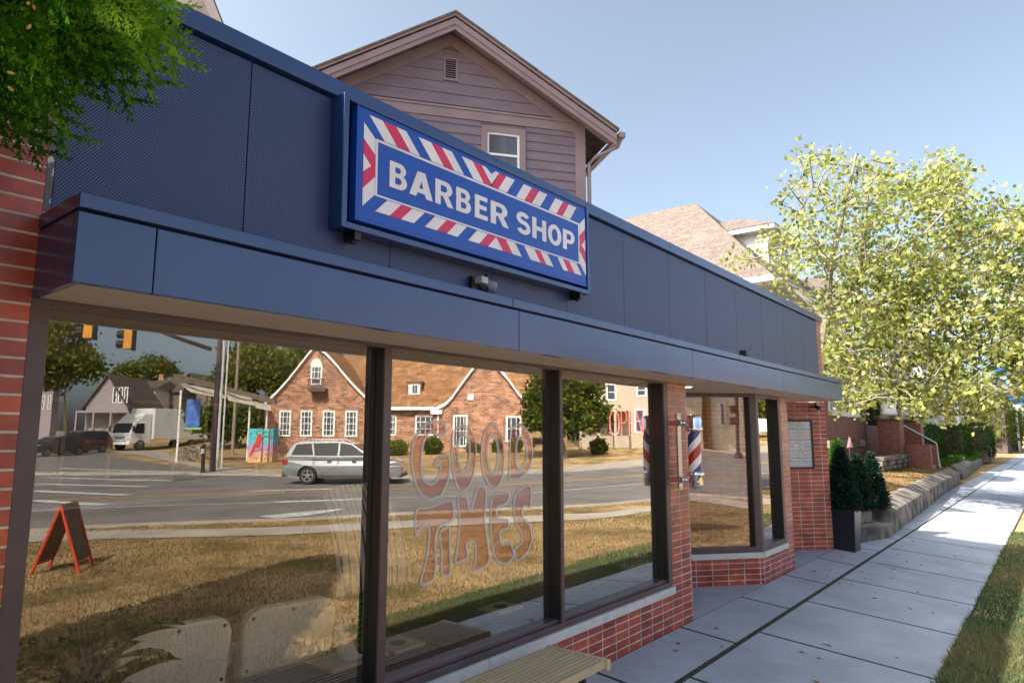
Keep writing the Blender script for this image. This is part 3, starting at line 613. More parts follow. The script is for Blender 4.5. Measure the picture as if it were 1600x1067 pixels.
for s_ in (1, -1):
    m = MB(); m.lathe([(.07, s_*.19), (.085, s_*.2), (.085, s_*.225), (.074, s_*.24), (.074, s_*.31), (.068, s_*.335), (.045, s_*.35)][::s_], (0, 0, 0), 32); m.build('end_cap', M['chrome'], bp, smooth=True, local=True)
    m = MB(); m.tube([(0, .07, s_*.275), (0, .148, s_*.275)], .025, 14); m.lathe([(.035, 0), (.035, .02)], (0, .11, s_*.275), 14, (0, 1, 0)); m.build('arm', M['chrome'], bp, smooth=True, local=True)
m = MB(); m.box(-.05, .03, .148, .157, -.37, .37)
for zz in (-.35, .35, -.3, .3): m.lathe([(.008, 0), (.006, .006)], (-.01, .148, zz), 8, (0, -1, 0))
m.build('wall_plate', M['steel'], bp, local=True)
# notice board on the second angled wall
nbd = thing('notice_board', 'black framed glass notice case with colourful menu rows on the angled brick wall', 'notice board', A2-D2*.45+N2*.02+Z*1.63)
def wl2(t, z, k=0): return np.array(A2-D2*.45 + D2*t + N2*k + Z*(1.63+z))
m = MB(); m.frame(wl2(-.25, -.385, .03), D2*.45, Z*.77, -N2*.03, .03); m.build('frame', M['black'], nbd, bevel=.003)
m = MB(); m.obox(wl2(-.22, -.355, .014), D2*.39, -N2*.01, Z*.71); bd = m.build('board', mat('white_card', (.62, .64, .68), rough=.6), nbd)
cols = [(.5, .06, .06), (.05, .35, .25), (.55, .4, .04), (.3, .33, .45), (.02, .02, .02)]; rows = [MB() for _ in cols]
for r_ in range(24):
    z_ = .335-r_*.0285; n_ = 8
    for q in range(26):
        t_ = -.215+q*.0148
        if 10 <= q <= 13: c_ = 4; on = (q+r_) % 2
        elif r_ % 6 == 3: c_ = [1, 0, 2][r_//6 % 3]; on = 1
        elif r_ % 6 == 5: c_ = 4; on = q % 2
        elif r_ % 6 == 1: c_ = [3, 2, 3, 0][r_//6]; on = RNG.random() > .3
        else: c_ = 3; on = RNG.random() > .45
        if on: rows[c_].obox(wl2(t_, z_-.016, .0165), D2*(.013 if r_ % 6 in (3, 1) else .009), -N2*.002, Z*.014)
for mb, c_ in zip(rows, cols): mb.build('printed_row', mat('print_ink', c_, rough=.7), bd)
p = A2-D2*.19+N2*.1+Z*2.24
sc_ = thing('security_camera', 'small black security camera under the canopy at the end of the brick wall', 'camera', p)
m = MB(); m.lathe([(.03, -.06), (.033, .05), (.022, .06)], (0, 0, -.03), 14, (-.6, -.7, -.3)); m.build('housing', M['black'], sc_, local=True, smooth=True)
m = MB(); m.tube([(.02, .02, -.01), (.05, .05, .045)], .012, 8); m.lathe([(.03, 0), (.03, .01)], (.05, .05, .037), 12); m.build('mount', M['black'], sc_, local=True)
# ------------------------------------------------------------------ foliage helpers
def leaves(name, P, size, material, parent=None, elong=1.6, tint=None, up=0.0, local=False, outward=None):
    P = np.asarray(P, float); n = len(P); d = RNG.normal(size=(n, 3)); 
    if outward is not None: d = d*.55+outward
    d[:, 2] += up; d /= np.linalg.norm(d, axis=1)[:, None]
    s_ = np.cross(d, RNG.normal(size=(n, 3))); s_ /= np.linalg.norm(s_, axis=1)[:, None]; L = (size*RNG.uniform(.6, 1.3, n))[:, None]; nn = np.cross(d, s_)
    a = P; b_ = P+d*L*.5+s_*L*.5/elong+nn*L*.08; c = P+d*L; e = P+d*L*.5-s_*L*.5/elong+nn*L*.08
    V = np.stack([a, b_, c, e], 1).reshape(-1, 3); me = bpy.data.meshes.new(name)
    me.vertices.add(4*n); me.vertices.foreach_set('co', V.ravel()); me.loops.add(4*n); me.loops.foreach_set('vertex_index', np.arange(4*n))
    me.polygons.add(n); me.polygons.foreach_set('loop_start', np.arange(0, 4*n, 4)); me.polygons.foreach_set('loop_total', np.full(n, 4))
    t = np.clip(RNG.normal(.45, .22, n) if tint is None else tint, 0, 1); at_ = me.attributes.new('tint', 'FLOAT', 'POINT'); at_.data.foreach_set('value', np.repeat(t, 4).astype(np.float32))
    me.update(); me.materials.append(material); o = bpy.data.objects.new(name, me); C.objects.link(o)
    if parent is not None: put(o, parent, local)
    return o
def inpoly(x, y, poly):
    c = np.zeros(len(x), bool); j = len(poly)-1
    for i in range(len(poly)):
        xi, yi = poly[i]; xj, yj = poly[j]
        if yi != yj: c ^= ((yi > y) != (yj > y)) & (x < (xj-xi)*(y-yi)/(yj-yi)+xi)
        j = i
    return c
def limbs_to(nodes, targets, mb, r):
    nodes = [np.array(q, float) for q in nodes]
    for t in targets:
        D = [np.linalg.norm((t-q)*[1, 1, 1.3])+(3 if q[2] > t[2]+.2 else 0) for q in nodes]; q = nodes[int(np.argmin(D))]
        mid = (q+t)/2+RNG.normal(0, .08, 3)*np.linalg.norm(t-q)+np.array([0, 0, .05]); mb.tube([q, mid, t], [r*1.3, r, r*.45], 4, cap=False); nodes += [mid, t]
M['bark'] = mat('grey_bark', (.16, .14, .12), rough=.9, c2=(.3, .27, .23), scale=8, bump=.6, bscale=30, stretch=(1, 1, .3))
M['bark_dark'] = mat('brown_bark', (.06, .045, .035), rough=.95, c2=(.13, .1, .08), scale=8, bump=.6, bscale=30, stretch=(1, 1, .3))
def blobtree(name, label, base, h, blobs, n, size, material, bark, group=None, cl=60, elong=1.6, tr=.22, up=0, tintshift=0):
    """tapered trunk with limbs, leaf clusters spread through several uneven crown lobes [(dx,dy,z,rx,ry,rz)]"""
    base = np.array(base, float); t = thing(name, label, 'tree', base, group=group); mb = MB(); nodes = []
    top = base+np.array([blobs[0][0]*.5, blobs[0][1]*.5, h]); k = 7; tp = [base+(top-base)*i/k+RNG.normal(0, .05, 3)*(i > 0)*tr*3 for i in range(k+1)]
    mb.tube([base-[0, 0, .2]]+tp, [tr*1.5]+[tr*(1-.75*i/k) for i in range(k+1)], 8); nodes = tp[2:]
    vol = np.array([b[3]*b[4]*b[5] for b in blobs])**.8; cnt = np.maximum(3, (vol/vol.sum()*cl).astype(int)); cs = []
    for b, c in zip(blobs, cnt):
        d = RNG.normal(size=(c, 3)); d /= np.linalg.norm(d, axis=1)[:, None]; rad = RNG.uniform(.35, 1, c)**.5
        cs.append(base+np.array(b[:3])+d*rad[:, None]*np.array(b[3:]))
    cs = np.concatenate(cs); limbs_to(nodes, cs, mb, tr*.2); mb.build('trunk', bark, t)
    rr = np.mean([b[3] for b in blobs])*.30; w_ = RNG.uniform(.4, 1.4, len(cs)); idx = RNG.choice(len(cs), n, p=w_/w_.sum())
    P = cs[idx]+RNG.normal(0, 1, (n, 3))*rr*np.array([1, 1, .7]); tt = np.clip(RNG.normal(.45+tintshift, .2, n)+(RNG.normal(0, .12, len(cs)))[idx], 0, 1)
    leaves('crown', P, size, material, t, elong, tt, up); return t

# ------------------------------------------------------------------ brown gabled house behind the shop
BE = np.array([.805, -.593, 0]); BN = np.array([-.593, -.805, 0]); BO = np.array([10.71, 5.92, 0.])
def B(u, w, z): return BO + BE*u + BN*w + Z*z         # along the gable, out of the gable, height
M['bsiding'] = mat('plum_brown_siding', (.165, .128, .165), rough=.62, c2=(.205, .16, .2), scale=1.6, bump=.12, bscale=8, stretch=(1, 1, 5), spec=.4)
M['btrim'] = mat('plum_brown_trim', (.22, .165, .19), rough=.6, c2=(.27, .2, .225), scale=2)
M['shingle'] = brick('brown_shingles', (.16, .12, .11), (.1, .08, .075), (.05, .04, .04), bw=.3, rh=.14, ms=.012, rough=.9, bump=.7, spec=.2)
bh = thing('gabled_house', 'plum brown clapboard house with a louvred gable and one upstairs window behind the shop sign', 'house', BO)
EL, ER, AP, ZE, ZA = -4.35, 1.85, -1.17, 8.62, 10.42   # gable end: left/right corners, apex
rk = (ZA-ZE)/(ER-AP); ELz = ZA-(AP-EL)*rk
def siding(mb, u0f, u1f, z0, z1, ex, holes=(), Bf=B):
    z = z0
    while z < z1-.01:
        t_ = min(z+ex, z1); segs = [(u0f(z), u1f(z), u0f(t_), u1f(t_))]
        for (ha, hb, hc, hd) in holes:
            if z < hd-.005 and t_ > hc+.005:
                ns = []
                for a, c, a2, c2 in segs: ns += [(a, ha, a2, ha), (hb, c, hb, c2)]
                segs = ns
        for a, c, a2, c2 in segs:
            if c-a < .01: continue
            mb.quad(Bf(a, .026, z), Bf(c, .026, z), Bf(c2, .006, t_), Bf(a2, .006, t_)); mb.quad(Bf(a, .0, z), Bf(c, .0, z), Bf(c, .026, z), Bf(a, .026, z))
        z += ex
m = MB(); wi = (-.50, .48, 6.4, 8.36)
siding(m, lambda z: EL, lambda z: ER-.22, 3.2, 8.45, .205, [(wi[0], wi[1], wi[2], wi[3])])
siding(m, lambda z: EL+max(0, (z-ELz)/rk)+.25, lambda z: ER-max(0, (z-ZE)/rk)-.42, 8.74, 10.05, .25, [(-1.33, -1.03, 9.28, 9.8)])
m.obox(B(EL, -.01, 2.6), BE*(ER-EL), -BN*.1, Z*5.9)
m.add([B(EL, -.012, 8.4), B(ER, -.012, 8.4), B(ER, -.012, ZE), B(AP, -.012, ZA), B(EL, -.012, ELz)], [[0, 1, 2, 3, 4]])
m.obox(B(ER, -.0, 2.6), -BN*9, -BE*.1, Z*6.1); m.obox(B(EL, -.0, 2.6), BE*.1, -BN*9, Z*5.0)
m.build('wall', M['bsiding'], bh)
m = MB(); m.obox(B(ER-.22, .035, 3.2), BE*.24, -BN*.1, Z*5.3); m.obox(B(EL, .03, 8.452), BE*(ER-EL+.02), -BN*.04, Z*.2); m.obox(B(EL, .05, 8.655), BE*(ER-EL+.03), -BN*.06, Z*.05)
for a, zc, sx in ((ER, ZE, 1), (EL, ELz, -1)):
    e_ = B(AP, .03, ZA-.06)-B(a, .03, zc-.06); q = [B(a, .028, zc-.33), B(a, .028, zc-.06), B(AP, .028, ZA-.06), B(AP, .028, ZA-.33)]
    m.prism(q if sx < 0 else q[::-1], -BN*.05)
m.build('trim', M['btrim'], bh)
m = MB(); m.frame(B(wi[0], .045, wi[2]), BE*(wi[1]-wi[0]), Z*(wi[3]-wi[2]), -BN*.1, .13); wf = m.build('window', M['btrim'], bh)
m = MB(); m.frame(B(wi[0]+.13, .02, wi[2]+.13), BE*(wi[1]-wi[0]-.26), Z*(wi[3]-wi[2]-.26), -BN*.05, .045); m.obox(B(wi[0]+.17, .012, 7.72), BE*.64, -BN*.04, Z*.05); m.build('sash', M['white'], wf)
m = MB(); m.obox(B(wi[0]+.17, -.01, wi[2]+.17), BE*.64, -BN*.02, Z*1.62); m.build('pane', mat('blinds_behind_glass', (.3, .4, .62), rough=.08, spec=.9, c2=(.36, .46, .66), scale=1.2), wf)
m = MB(); m.frame(B(-1.33, .04, 9.28), BE*.3, Z*.52, -BN*.06, .035)
for k_ in range(9): m.obox(B(-1.295, .035, 9.32+k_*.05), BE*.23, -BN*.04+Z*.03, Z*.012)
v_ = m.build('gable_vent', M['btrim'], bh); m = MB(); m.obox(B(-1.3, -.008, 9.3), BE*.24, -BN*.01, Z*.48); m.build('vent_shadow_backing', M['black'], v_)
m = MB(); OV = .55                                          # roof slabs with deep overhang
for a, zc, sx in ((ER, ZE, 1), (EL, ELz, -1)):
    ov = .62; a2, z2 = a+sx*ov, zc-ov*rk
    p1, p2 = B(AP, OV, ZA+.16), B(a2, OV, z2+.16); m.add([p1, p2, p2-BN*10, p1-BN*10, p1-Z*.05, p2-Z*.05, p2-BN*10-Z*.05, p1-BN*10-Z*.05], [[0, 3, 2, 1][::sx], [4, 5, 6, 7][::sx], [0, 1, 5, 4][::sx], [1, 2, 6, 5][::sx]])
m.build('roof', M['shingle'], bh)
m = MB()
for a, zc, sx in ((ER, ZE, 1), (EL, ELz, -1)):
    ov = .58; a2, z2 = a+sx*ov, zc-ov*rk
    for w0, th, dz in ((OV-.02, .05, .105), (OV-.05, .14, .02), (OV-.075, .12, -.11)):
        q = [B(AP, w0, ZA+dz-.0), B(a2, w0, z2+dz), B(a2, w0, z2+dz-th), B(AP, w0, ZA+dz-th)]; m.prism(q if sx < 0 else q[::-1], -BN*.04)
    q = [B(AP, OV-.08, ZA-.02), B(a2, OV-.08, z2-.02)]; m.add([q[0], q[1], q[1]-BN*(OV-.09), q[0]-BN*(OV-.09)], [[0, 1, 2, 3][::sx]])
m.build('bargeboard', M['btrim'], bh)
m = MB(); g0 = B(ER+.64, OV-.02, ZE-.40); m.obox(g0, BE*.13, -BN*9.5, Z*.12); m.tube([B(ER+.7, OV-.12, ZE-.40), B(ER+.66, OV-.2, ZE-.55), B(ER+.25, .08, ZE-.72), B(ER+.12, -.02, ZE-.86), B(ER+.12, -.02, 3)], .045, 8); m.build('gutter', M['btrim'], bh)
m = MB(); m.obox(B(ER+.02, -3.5, 6.95), BE*.9, -BN*3, Z*.1); m.add([B(ER, -3.4, 7.6), B(ER+1.0, -3.4, 7.05), B(ER+1.0, -6.6, 7.05), B(ER, -6.6, 7.6)], [[0, 1, 2, 3]]); m.obox(B(ER+.02, -3.6, 3), BE*.7, -BN*2.8, Z*3.95); m.build('side_bay', M['shingle'], bh)
# neighbour's gable at the top left
PO = at(343, 25, 13)
def onp(px_, py_):
    r = sight(px_, py_); return CAM+r*(((PO-CAM) @ BN)/(r @ BN))
k0, k1 = onp(331, 0), onp(349, 46); du, dz = (k1-k0) @ BE, k1[2]-k0[2]; sl = -dz/du
nh = thing('pale_house', 'pale lilac gabled house edge rising behind the left end of the fascia', 'house', (PO[0], PO[1], 0))
def NH(u_, w_, z_): q = k0+BE*u_+BN*w_; return np.array([q[0], q[1], z_])
ze_ = k1[2]-1.2; ue_ = du+1.2/sl; hw_ = 2.6; za_ = ze_+sl*hw_; ua_ = ue_-hw_; ul_ = ua_-hw_
wm_ = mat('lilac_siding', (.42, .35, .35), rough=.7, c2=(.46, .39, .39), stretch=(1, 1, 8)); m = MB(); f5 = [NH(ul_, -.3, -.2), NH(ue_, -.3, -.2), NH(ue_, -.3, ze_), NH(ua_, -.3, za_), NH(ul_, -.3, ze_)]
m.prism(f5, -BN*8); m.build('wall', wm_, nh); m = MB()
for s_ in (1, -1):
    a, b_ = NH(ua_, .0, za_+.0), NH(ua_+s_*(hw_+.25), .0, ze_-.25*sl); q = [b_, a, a-BN*8.6, b_-BN*8.6]; qq = [p_+Z*.12 for p_ in q]; m.add(q+qq, [[0, 1, 2, 3][::s_], [7, 6, 5, 4][::s_], [0, 4, 5, 1][::s_], [3, 0, 4, 7][::-s_]])
m.build('roof', M['shingle'], nh); m = MB()
for s_ in (1, -1):
    a, b_ = NH(ua_, .03, za_+.05), NH(ua_+s_*(hw_+.28), .03, ze_+.05-.28*sl); q = [b_, a, a-Z*.42, b_-Z*.42]; m.prism(q if s_ < 0 else q[::-1], -BN*.04)
m.build('bargeboard', mat('lilac_trim', (.36, .3, .31), rough=.6), nh)

# ------------------------------------------------------------------ the street of houses on the right
def wallline(x): return -.39+(x-14.26)*.0367
def yard(x, y): return min(1.0, .42+.13*max(0, y-wallline(x)))*min(1, max(.55, 1-(x-40)/80)) - .05
m = MB(); xx = np.r_[np.linspace(14.3, 34, 30), np.linspace(36, 80, 20)]; yy = np.r_[np.linspace(0, 4, 14), np.linspace(5, 16, 7)]
m.v = [(x, wallline(x)+.33+y, yard(x, wallline(x)+.33+y)+.02*math.sin(3*x)*math.cos(5*y)) for y in yy for x in xx]; n = len(xx)
m.f = [[j*n+i, j*n+i+1, (j+1)*n+i+1, (j+1)*n+i] for j in range(len(yy)-1) for i in range(n-1)]; m.m = [0]*len(m.f); structure(m.build('front_lawn', M['lawn']))
m = MB(); m.v = []; 
def yards(n):
    x = RNG.uniform(14.5, 33, n); y = wallline(x)+RNG.uniform(.33, 3.4, n); return np.c_[x, y]
_t = terrain; terrain = lambda x, y: yard(x, y)
stuff(blades('front_lawn_grass', [(yards, 30000)], .05, 'blade', .006)); terrain = _t
def rwall(label, x0, x1, h, cap, blocks):
    t = thing('retaining_wall', label, 'wall', (x0, wallline(x0), -.05), group='stone walls along the pavement'); m = MB(); cuts = np.linspace(x0, x1, blocks+1)
    for a, c in zip(cuts[:-1], cuts[1:]):
        a += .012; c -= .012; ya, yc = wallline(a), wallline(c); hh = h+RNG.uniform(-.015, .02)
        prof = [(0, -.3), (0, hh), (.30, hh+cap), (.42, hh+cap), (.42, -.3)]
        V = [(a, ya+p[0], p[1]-.05) for p in prof]+[(c, yc+p[0], p[1]-.05) for p in prof]; n = 5
        m.add(V, [[0, 1, 2, 3, 4], [9, 8, 7, 6, 5]]+[[i, n+i, n+(i+1) % n, (i+1) % n] for i in range(n)])
    m.build('stone_blocks', M['concrete_old'], t, bevel=.02); return t
rwall('long stained concrete retaining wall nearest the shop, with a sloping cap', 14.26, 31.4, .40, .15, 4)
rwall('second stained retaining wall beyond the gap for the house steps', 32.9, 50, .40, .17, 4)
rwall('low overgrown stone kerb wall under the far hedge', 50.4, 76, .25, .1, 10)
st = thing('garden_steps', 'pale concrete garden steps between the planter and the retaining wall', 'steps', (13, 0, 0))
s0 = at_z(1338, 848, -.0); s1 = at_z(1396, 838, -.03); dv = (s1-s0); dv[2] = 0; ds = dv/np.linalg.norm(dv); dn = np.array([-ds[1], ds[0], 0]); L_ = np.linalg.norm(dv)
m = MB(); m.obox(s0-Z*.1, dv, dn*1.4, Z*.31); m.obox(s0+dn*.28+Z*.21, dv*.9, dn*1.2, Z*.2); m.obox(s0+dn*.5+Z*.41, dv*.86, dn*1.2, Z*.14); m.build('treads', M['concrete_old'], st, bevel=.02)
# planter with dwarf spruce, garden conifers
M['needle'] = leafmat('blue_green_needles', [(.008, .022, .016), (.016, .045, .03), (.03, .07, .045), (.06, .1, .07)], .12)
M['needle_y'] = leafmat('bright_arborvitae', [(.03, .08, .012), (.06, .14, .02), (.12, .2, .03)], .3)
def conifer(name, label, base, h, r, n, material, group=None, size=.07):
    t = thing(name, label, 'shrub', base, group=group); m = MB(); m.tube([np.array(base)-[0, 0, .1], np.array(base)+[0, 0, h*.8]], [.025, .008], 6); m.build('stem', M['bark_dark'], t)
    f = RNG.beta(1.1, 1.6, n)*.98; a = RNG.uniform(0, 6.283, n); lump = 1+.13*np.sin(a*3+f*25)+.1*np.sin(a*7-f*40); rad = r*(1-f)**.8*(.35+.65*np.minimum(1, f/.12+.45))*lump*RNG.uniform(.55, 1.05, n)
    P = np.c_[rad*np.cos(a), rad*np.sin(a), f*h]+np.array(base); out = np.c_[np.cos(a), np.sin(a), np.full(n, .8)]
    leaves('needles', P, size, material, t, 3.2, None, 0, outward=out); return t
pl = thing('planter', 'tall tapered black planter standing at the end of the brick wall', 'planter', (11.9, -.16, 0))
pv = [(11.74, -.30), (12.10, -.30), (12.10, .03), (11.74, .03)]; tp_ = [(11.70, -.335), (12.14, -.335), (12.14, .07), (11.70, .07)]
m = MB(); V = [(a, c, -.03) for a, c in pv]+[(a, c, .62) for a, c in tp_]+[(a*.9+11.92*.1, c*.9-.0132, .62) for a, c in tp_]+[(a*.9+11.92*.1, c*.9-.0132, .55) for a, c in tp_]
m.add(V, [[0,3,2,1]]+[[i, (i+1) % 4, (i+1) % 4+4, i+4] for i in range(4)]+[[4+i, 4+(i+1) % 4, 8+(i+1) % 4, 8+i] for i in range(4)]+[[8+i, 8+(i+1) % 4, 12+(i+1) % 4, 12+i] for i in range(4)]); m.build('pot', mat('matt_navy_black', (.012, .014, .022), rough=.35), pl, bevel=.006)
m = MB(); m.box(11.73, 12.11, -.31, .04, .5, .57); m.build('soil', M['dirt'], pl)
conifer('dwarf_spruce', 'small blue green conical spruce growing in the black planter', (11.92, -.13, .56), 1.02, .26, 6000, M['needle'])
conifer('dwarf_spruce', 'dark conical spruce shrub standing just right of the planted one', at(1343, 795, 12.3), 1.0, .26, 5000, M['needle'], 'cone shrubs by the garden steps')
conifer('dwarf_spruce', 'dark conical spruce shrub beside the end of the stone wall', at(1366, 794, 12.6), 1.05, .27, 5000, M['needle'], 'cone shrubs by the garden steps')
conifer('arborvitae', 'bright yellow green arborvitae behind the planter spruce', at(1313, 785, 13.5), 1.25, .3, 5000, M['needle_y'], size=.09)
# brick porch house
M['hbrick'] = brick('dark_red_house_brick', (.22, .05, .03), (.15, .035, .025), (.3, .26, .24), rough=.7, bump=.6)
M['pinkroof'] = brick('pinkish_brown_shingles', (.2, .158, .14), (.145, .115, .105), (.1, .08, .072), bw=.35, rh=.16, ms=.012, rough=.95, bump=.6, spec=.1)
M['wsiding'] = mat('white_clapboard', (.6, .6, .62), rough=.6, c2=(.7, .7, .72), stretch=(1, 1, 6), scale=3); M['gsiding'] = mat('grey_blue_siding', (.2, .23, .3), rough=.65, c2=(.25, .28, .35), stretch=(1, 1, 8))
M['dim'] = mat('dim_window', (.05, .06, .08), rough=.1, spec=.8)
def roofhip(m, x0, x1, y0, y1, z0, za, ra, rb):
    m.add([(x0, y0, z0), (x1, y0, z0), (x1, y1, z0), (x0, y1, z0), (*ra, za), (*rb, za)], [[0, 1, 4], [1, 2, 5, 4], [2, 3, 5], [3, 0, 4, 5], [0, 3, 2, 1]])
def window(parent, o, ex, ez, n, name='window', w=.08, bars=(1, 1), frame='white', glass='pane', dep=.06):
    o, ex, ez, n = [np.array(q, float) for q in (o, ex, ez, n)]; m = MB(); m.frame(o+n*.03, ex, ez, -n*dep, w); ux, uz = ex/np.linalg.norm(ex), ez/np.linalg.norm(ez)
    for k_ in range(1, bars[0]): m.obox(o+ex*k_/bars[0]-ux*w*.2+uz*w+n*.02, ux*w*.4, -n*.03, ez-2*uz*w)
    for k_ in range(1, bars[1]): m.obox(o+ez*k_/bars[1]-uz*w*.2+ux*w+n*.021, ex-2*ux*w, -n*.03, uz*w*.4)
    f_ = m.build(name, M[frame], parent); m = MB(); m.quad(o+ux*w+uz*w, o+ex-ux*w+uz*w, o+ex-ux*w+ez-uz*w, o+ux*w+ez-uz*w); m.build('pane', M['dim'], f_); return f_
S_ = np.array([0, -1., 0]); Xv = np.array([1., 0, 0])
h2 = thing('porch_house', 'tall house with pinkish hipped roof, white dormer and red brick porch beyond the shop', 'house', (27.7, 5, .8))
m = MB(); m.box(22.7, 32.7, 4.5, 14, .3, 7.0); m.build('wall', M['wsiding'], h2)
m = MB(); m.box(23.6, 29.68, 3.0, 4.49, .3, 4.6); m.box(29.7, 34.5, 3.1, 3.3, .3, 2.15); m.box(28.95, 29.75, 1.75, 2.5, .3, 2.35); m.box(31.3, 32, 1.4, 2.1, .3, 2.35); m.build('brick_porch', M['hbrick'], h2)
m = MB(); m.box(23.5, 29.8, 2.9, 4.49, 4.61, 4.8); m.box(29.7, 33, 2.0, 4.49, 4.6, 4.8); m.box(23.55, 28.9, 2.9, 3.0, 1.35, 1.6); m.box(28.85, 29.85, 1.65, 2.6, 2.36, 2.5); m.box(31.2, 32.1, 1.3, 2.2, 2.36, 2.5); m.build('stone_trim', M['concrete_old'], h2)
window(h2, (24.0, 2.99, 2.42), (4.4, 0, 0), (0, 0, 1.5), S_, bars=(3, 1), w=.16)
for x_ in (30.2, 32.4): window(h2, (x_, 3.95, 2.0), (1.9, 0, 0), (0, 0, 2.4), S_, w=.2, bars=(1, 2))
m = MB(); m.lathe([(.3, 0), (.3, .1), (.27, .14), (.2, 2.2), (.26, 2.25), (.26, 2.3)], (29.35, 2.15, 2.5), 16); m.build('column', M['white'], h2, smooth=True); m = MB(); m.lathe([(.3, 0), (.3, .1), (.27, .14), (.2, 2.0), (.26, 2.05), (.26, 2.1)], (31.65, 1.75, 2.5), 16); m.build('column', M['white'], h2, smooth=True)
m = MB()
for k_ in range(3): m.box(29.9, 31.2, .95+.35*k_, 2.3, .3, .62+.19*k_)
m.build('steps', M['concrete_old'], h2); m = MB(); m.box(29.5, 29.88, .9, 1.74, .3, 1.4); m.build('cheek_wall', M['hbrick'], h2); m = MB(); m.box(31.22, 31.5, .9, 1.39, .3, 1.4); m.build('cheek_wall', M['hbrick'], h2)
m = MB(); m.tube([(30.75, 2.0, 2.2), (30.75, .85, 1.45), (30.8, .8, .55)], .035, 8); m.build('handrail', M['steel'], h2)
m = MB(); roofhip(m, 22.0, 33.4, 3.9, 15, 6.95, 12.0, (27.7, 8.9), (27.7, 13)); m.build('roof', M['pinkroof'], h2)
m = MB(); m.box(22.0, 33.4, 3.88, 15.02, 6.75, 6.94); m.build('eaves', M['white'], h2)
dx0, dx1, dy, dz0, dz1 = 25.7, 28.4, 5.2, 8.15, 9.5
m = MB(); m.box(dx0, dx1, dy, 8.3, dz0, dz1); dm = m.build('dormer', M['wsiding'], h2)
m = MB(); m.box(dx0-.4, dx1+.4, dy-.4, 8.4, dz1+.002, dz1+.17); m.build('dormer_eaves', M['white'], dm)
m = MB(); roofhip(m, dx0-.43, dx1+.43, dy-.43, 9.4, dz1+.18, 10.65, ((dx0+dx1)/2, 6.7), ((dx0+dx1)/2, 8.6)); m.build('dormer_roof', M['pinkroof'], dm)
for x_ in (dx0+.3, dx0+1.1, dx0+1.9): window(dm, (x_, dy-.01, dz0+.3), (.6, 0, 0), (0, 0, .85), S_, name='dormer_window', bars=(1, 2), w=.07)
for x_ in (23.6, 26.6, 29.8): window(h2, (x_, 4.49, 4.95), (1.3, 0, 0), (0, 0, 1.7), S_, bars=(1, 2), w=.12)
# stone garden edging, small flag
ge = thing('garden_edging', 'low layered stone edging in front of the brick porch', 'garden wall', (28, 2, .7)); m = MB()
for r_ in range(3):
    x_ = 24.5+.2*r_
    while x_ < 29.4:
        L2 = RNG.uniform(.35, .8); m.box(x_, x_+L2-.02, 1.6+RNG.uniform(-.03, .03), 1.95, .62+.15*r_, .755+.15*r_); x_ += L2
m.build('stones', M['concrete_old'], ge, bevel=.02)
p = at(1327, 702, 22); fg = thing('garden_flag', 'small faded striped garden flag by the porch edging', 'flag', p)
m = MB(); m.tube([p-[0, 0, .5], p+[0, 0, .45]], .008, 6); m.build('pole', M['steel'], fg)
m = MB(); q = p+[.0, 0, .4]; m.add([q, q+[.02, -.05, -.02], q+[.09, -.1, -.34], q+[-.06, .06, -.36], q+[.0, -.03, -.3]], [[0, 1, 4], [1, 2, 4], [0, 4, 3], [4, 2, 3]]); m.build('cloth', mat('faded_flag', (.5, .4, .42), rough=.8, c2=(.45, .12, .14), scale=14, stretch=(1, 1, 5)), fg)
# further houses
h3 = thing('grey_house', 'grey blue two storey house with white trim half hidden by the yellow green tree', 'house', (42, 4, .8))
m = MB(); m.box(37.5, 46, 4, 13, .2, 8); m.build('wall', M['gsiding'], h3); m = MB(); roofhip(m, 37, 46.5, 3.4, 13.5, 8, 11, (41.7, 7), (41.7, 10)); m.build('roof', M['shingle'], h3)
m = MB(); m.box(37.2, 46.2, 2.2, 3.98, 4.0, 4.3)
for x_ in (37.4, 40.2, 43, 45.8): m.box(x_, x_+.22, 2.3, 2.52, 1.0, 4.0)
m.build('porch', M['white'], h3); m = MB(); m.box(37.2, 46.2, 2.2, 3.98, .3, 1.0); m.build('porch_base', M['concrete_old'], h3)
for x_ in (38.3, 40.6, 43.6): window(h3, (x_, 3.99, 1.7), (1.2, 0, 0), (0, 0, 1.9), S_, bars=(1, 2), w=.12); window(h3, (x_, 3.99, 5.2), (1.2, 0, 0), (0, 0, 1.8), S_, bars=(1, 2), w=.12)
h4 = thing('white_house', 'white house with a small railed porch behind the far hedge', 'house', (56, 3.5, .8))
m = MB(); m.box(51.5, 61, 3.9, 12, .2, 7.4); m.build('wall', M['wsiding'], h4); m = MB(); roofhip(m, 51, 61.5, 3.3, 12.5, 7.4, 10.5, (56.2, 6.5), (56.2, 9.5)); m.build('roof', M['shingle'], h4)
m = MB(); m.box(54, 60.5, 2.2, 3.88, 3.9, 4.15)
for x_ in (54.2, 57, 60.1): m.box(x_, x_+.2, 2.3, 2.5, 1.3, 3.9)
for z_ in (1.5, 2.1): m.box(54.2, 60.2, 2.35, 2.43, z_, z_+.08)
x_ = 54.5
while x_ < 60: m.box(x_, x_+.05, 2.36, 2.42, 1.58, 2.1); x_ += .22
m.obox((53.2, .6, .6), (0, 1.8, .9), (-.12, 0, 0), (0, 0, .2)); m.build('porch', M['white'], h4); window(h4, (54.6, 3.89, 1.7), (1.2, 0, 0), (0, 0, 2), S_, bars=(1, 2), w=.12); window(h4, (57.8, 3.89, 1.7), (1.2, 0, 0), (0, 0, 2), S_, bars=(1, 2), w=.12)
bl = thing('blue_billboard', 'bright blue panel with a white lower edge glimpsed through the leaves at the far end', 'billboard', at(1590, 660, 72))
p0, p1 = at(1561, 632, 72), at(1640, 632, 72); ex_ = p1-p0
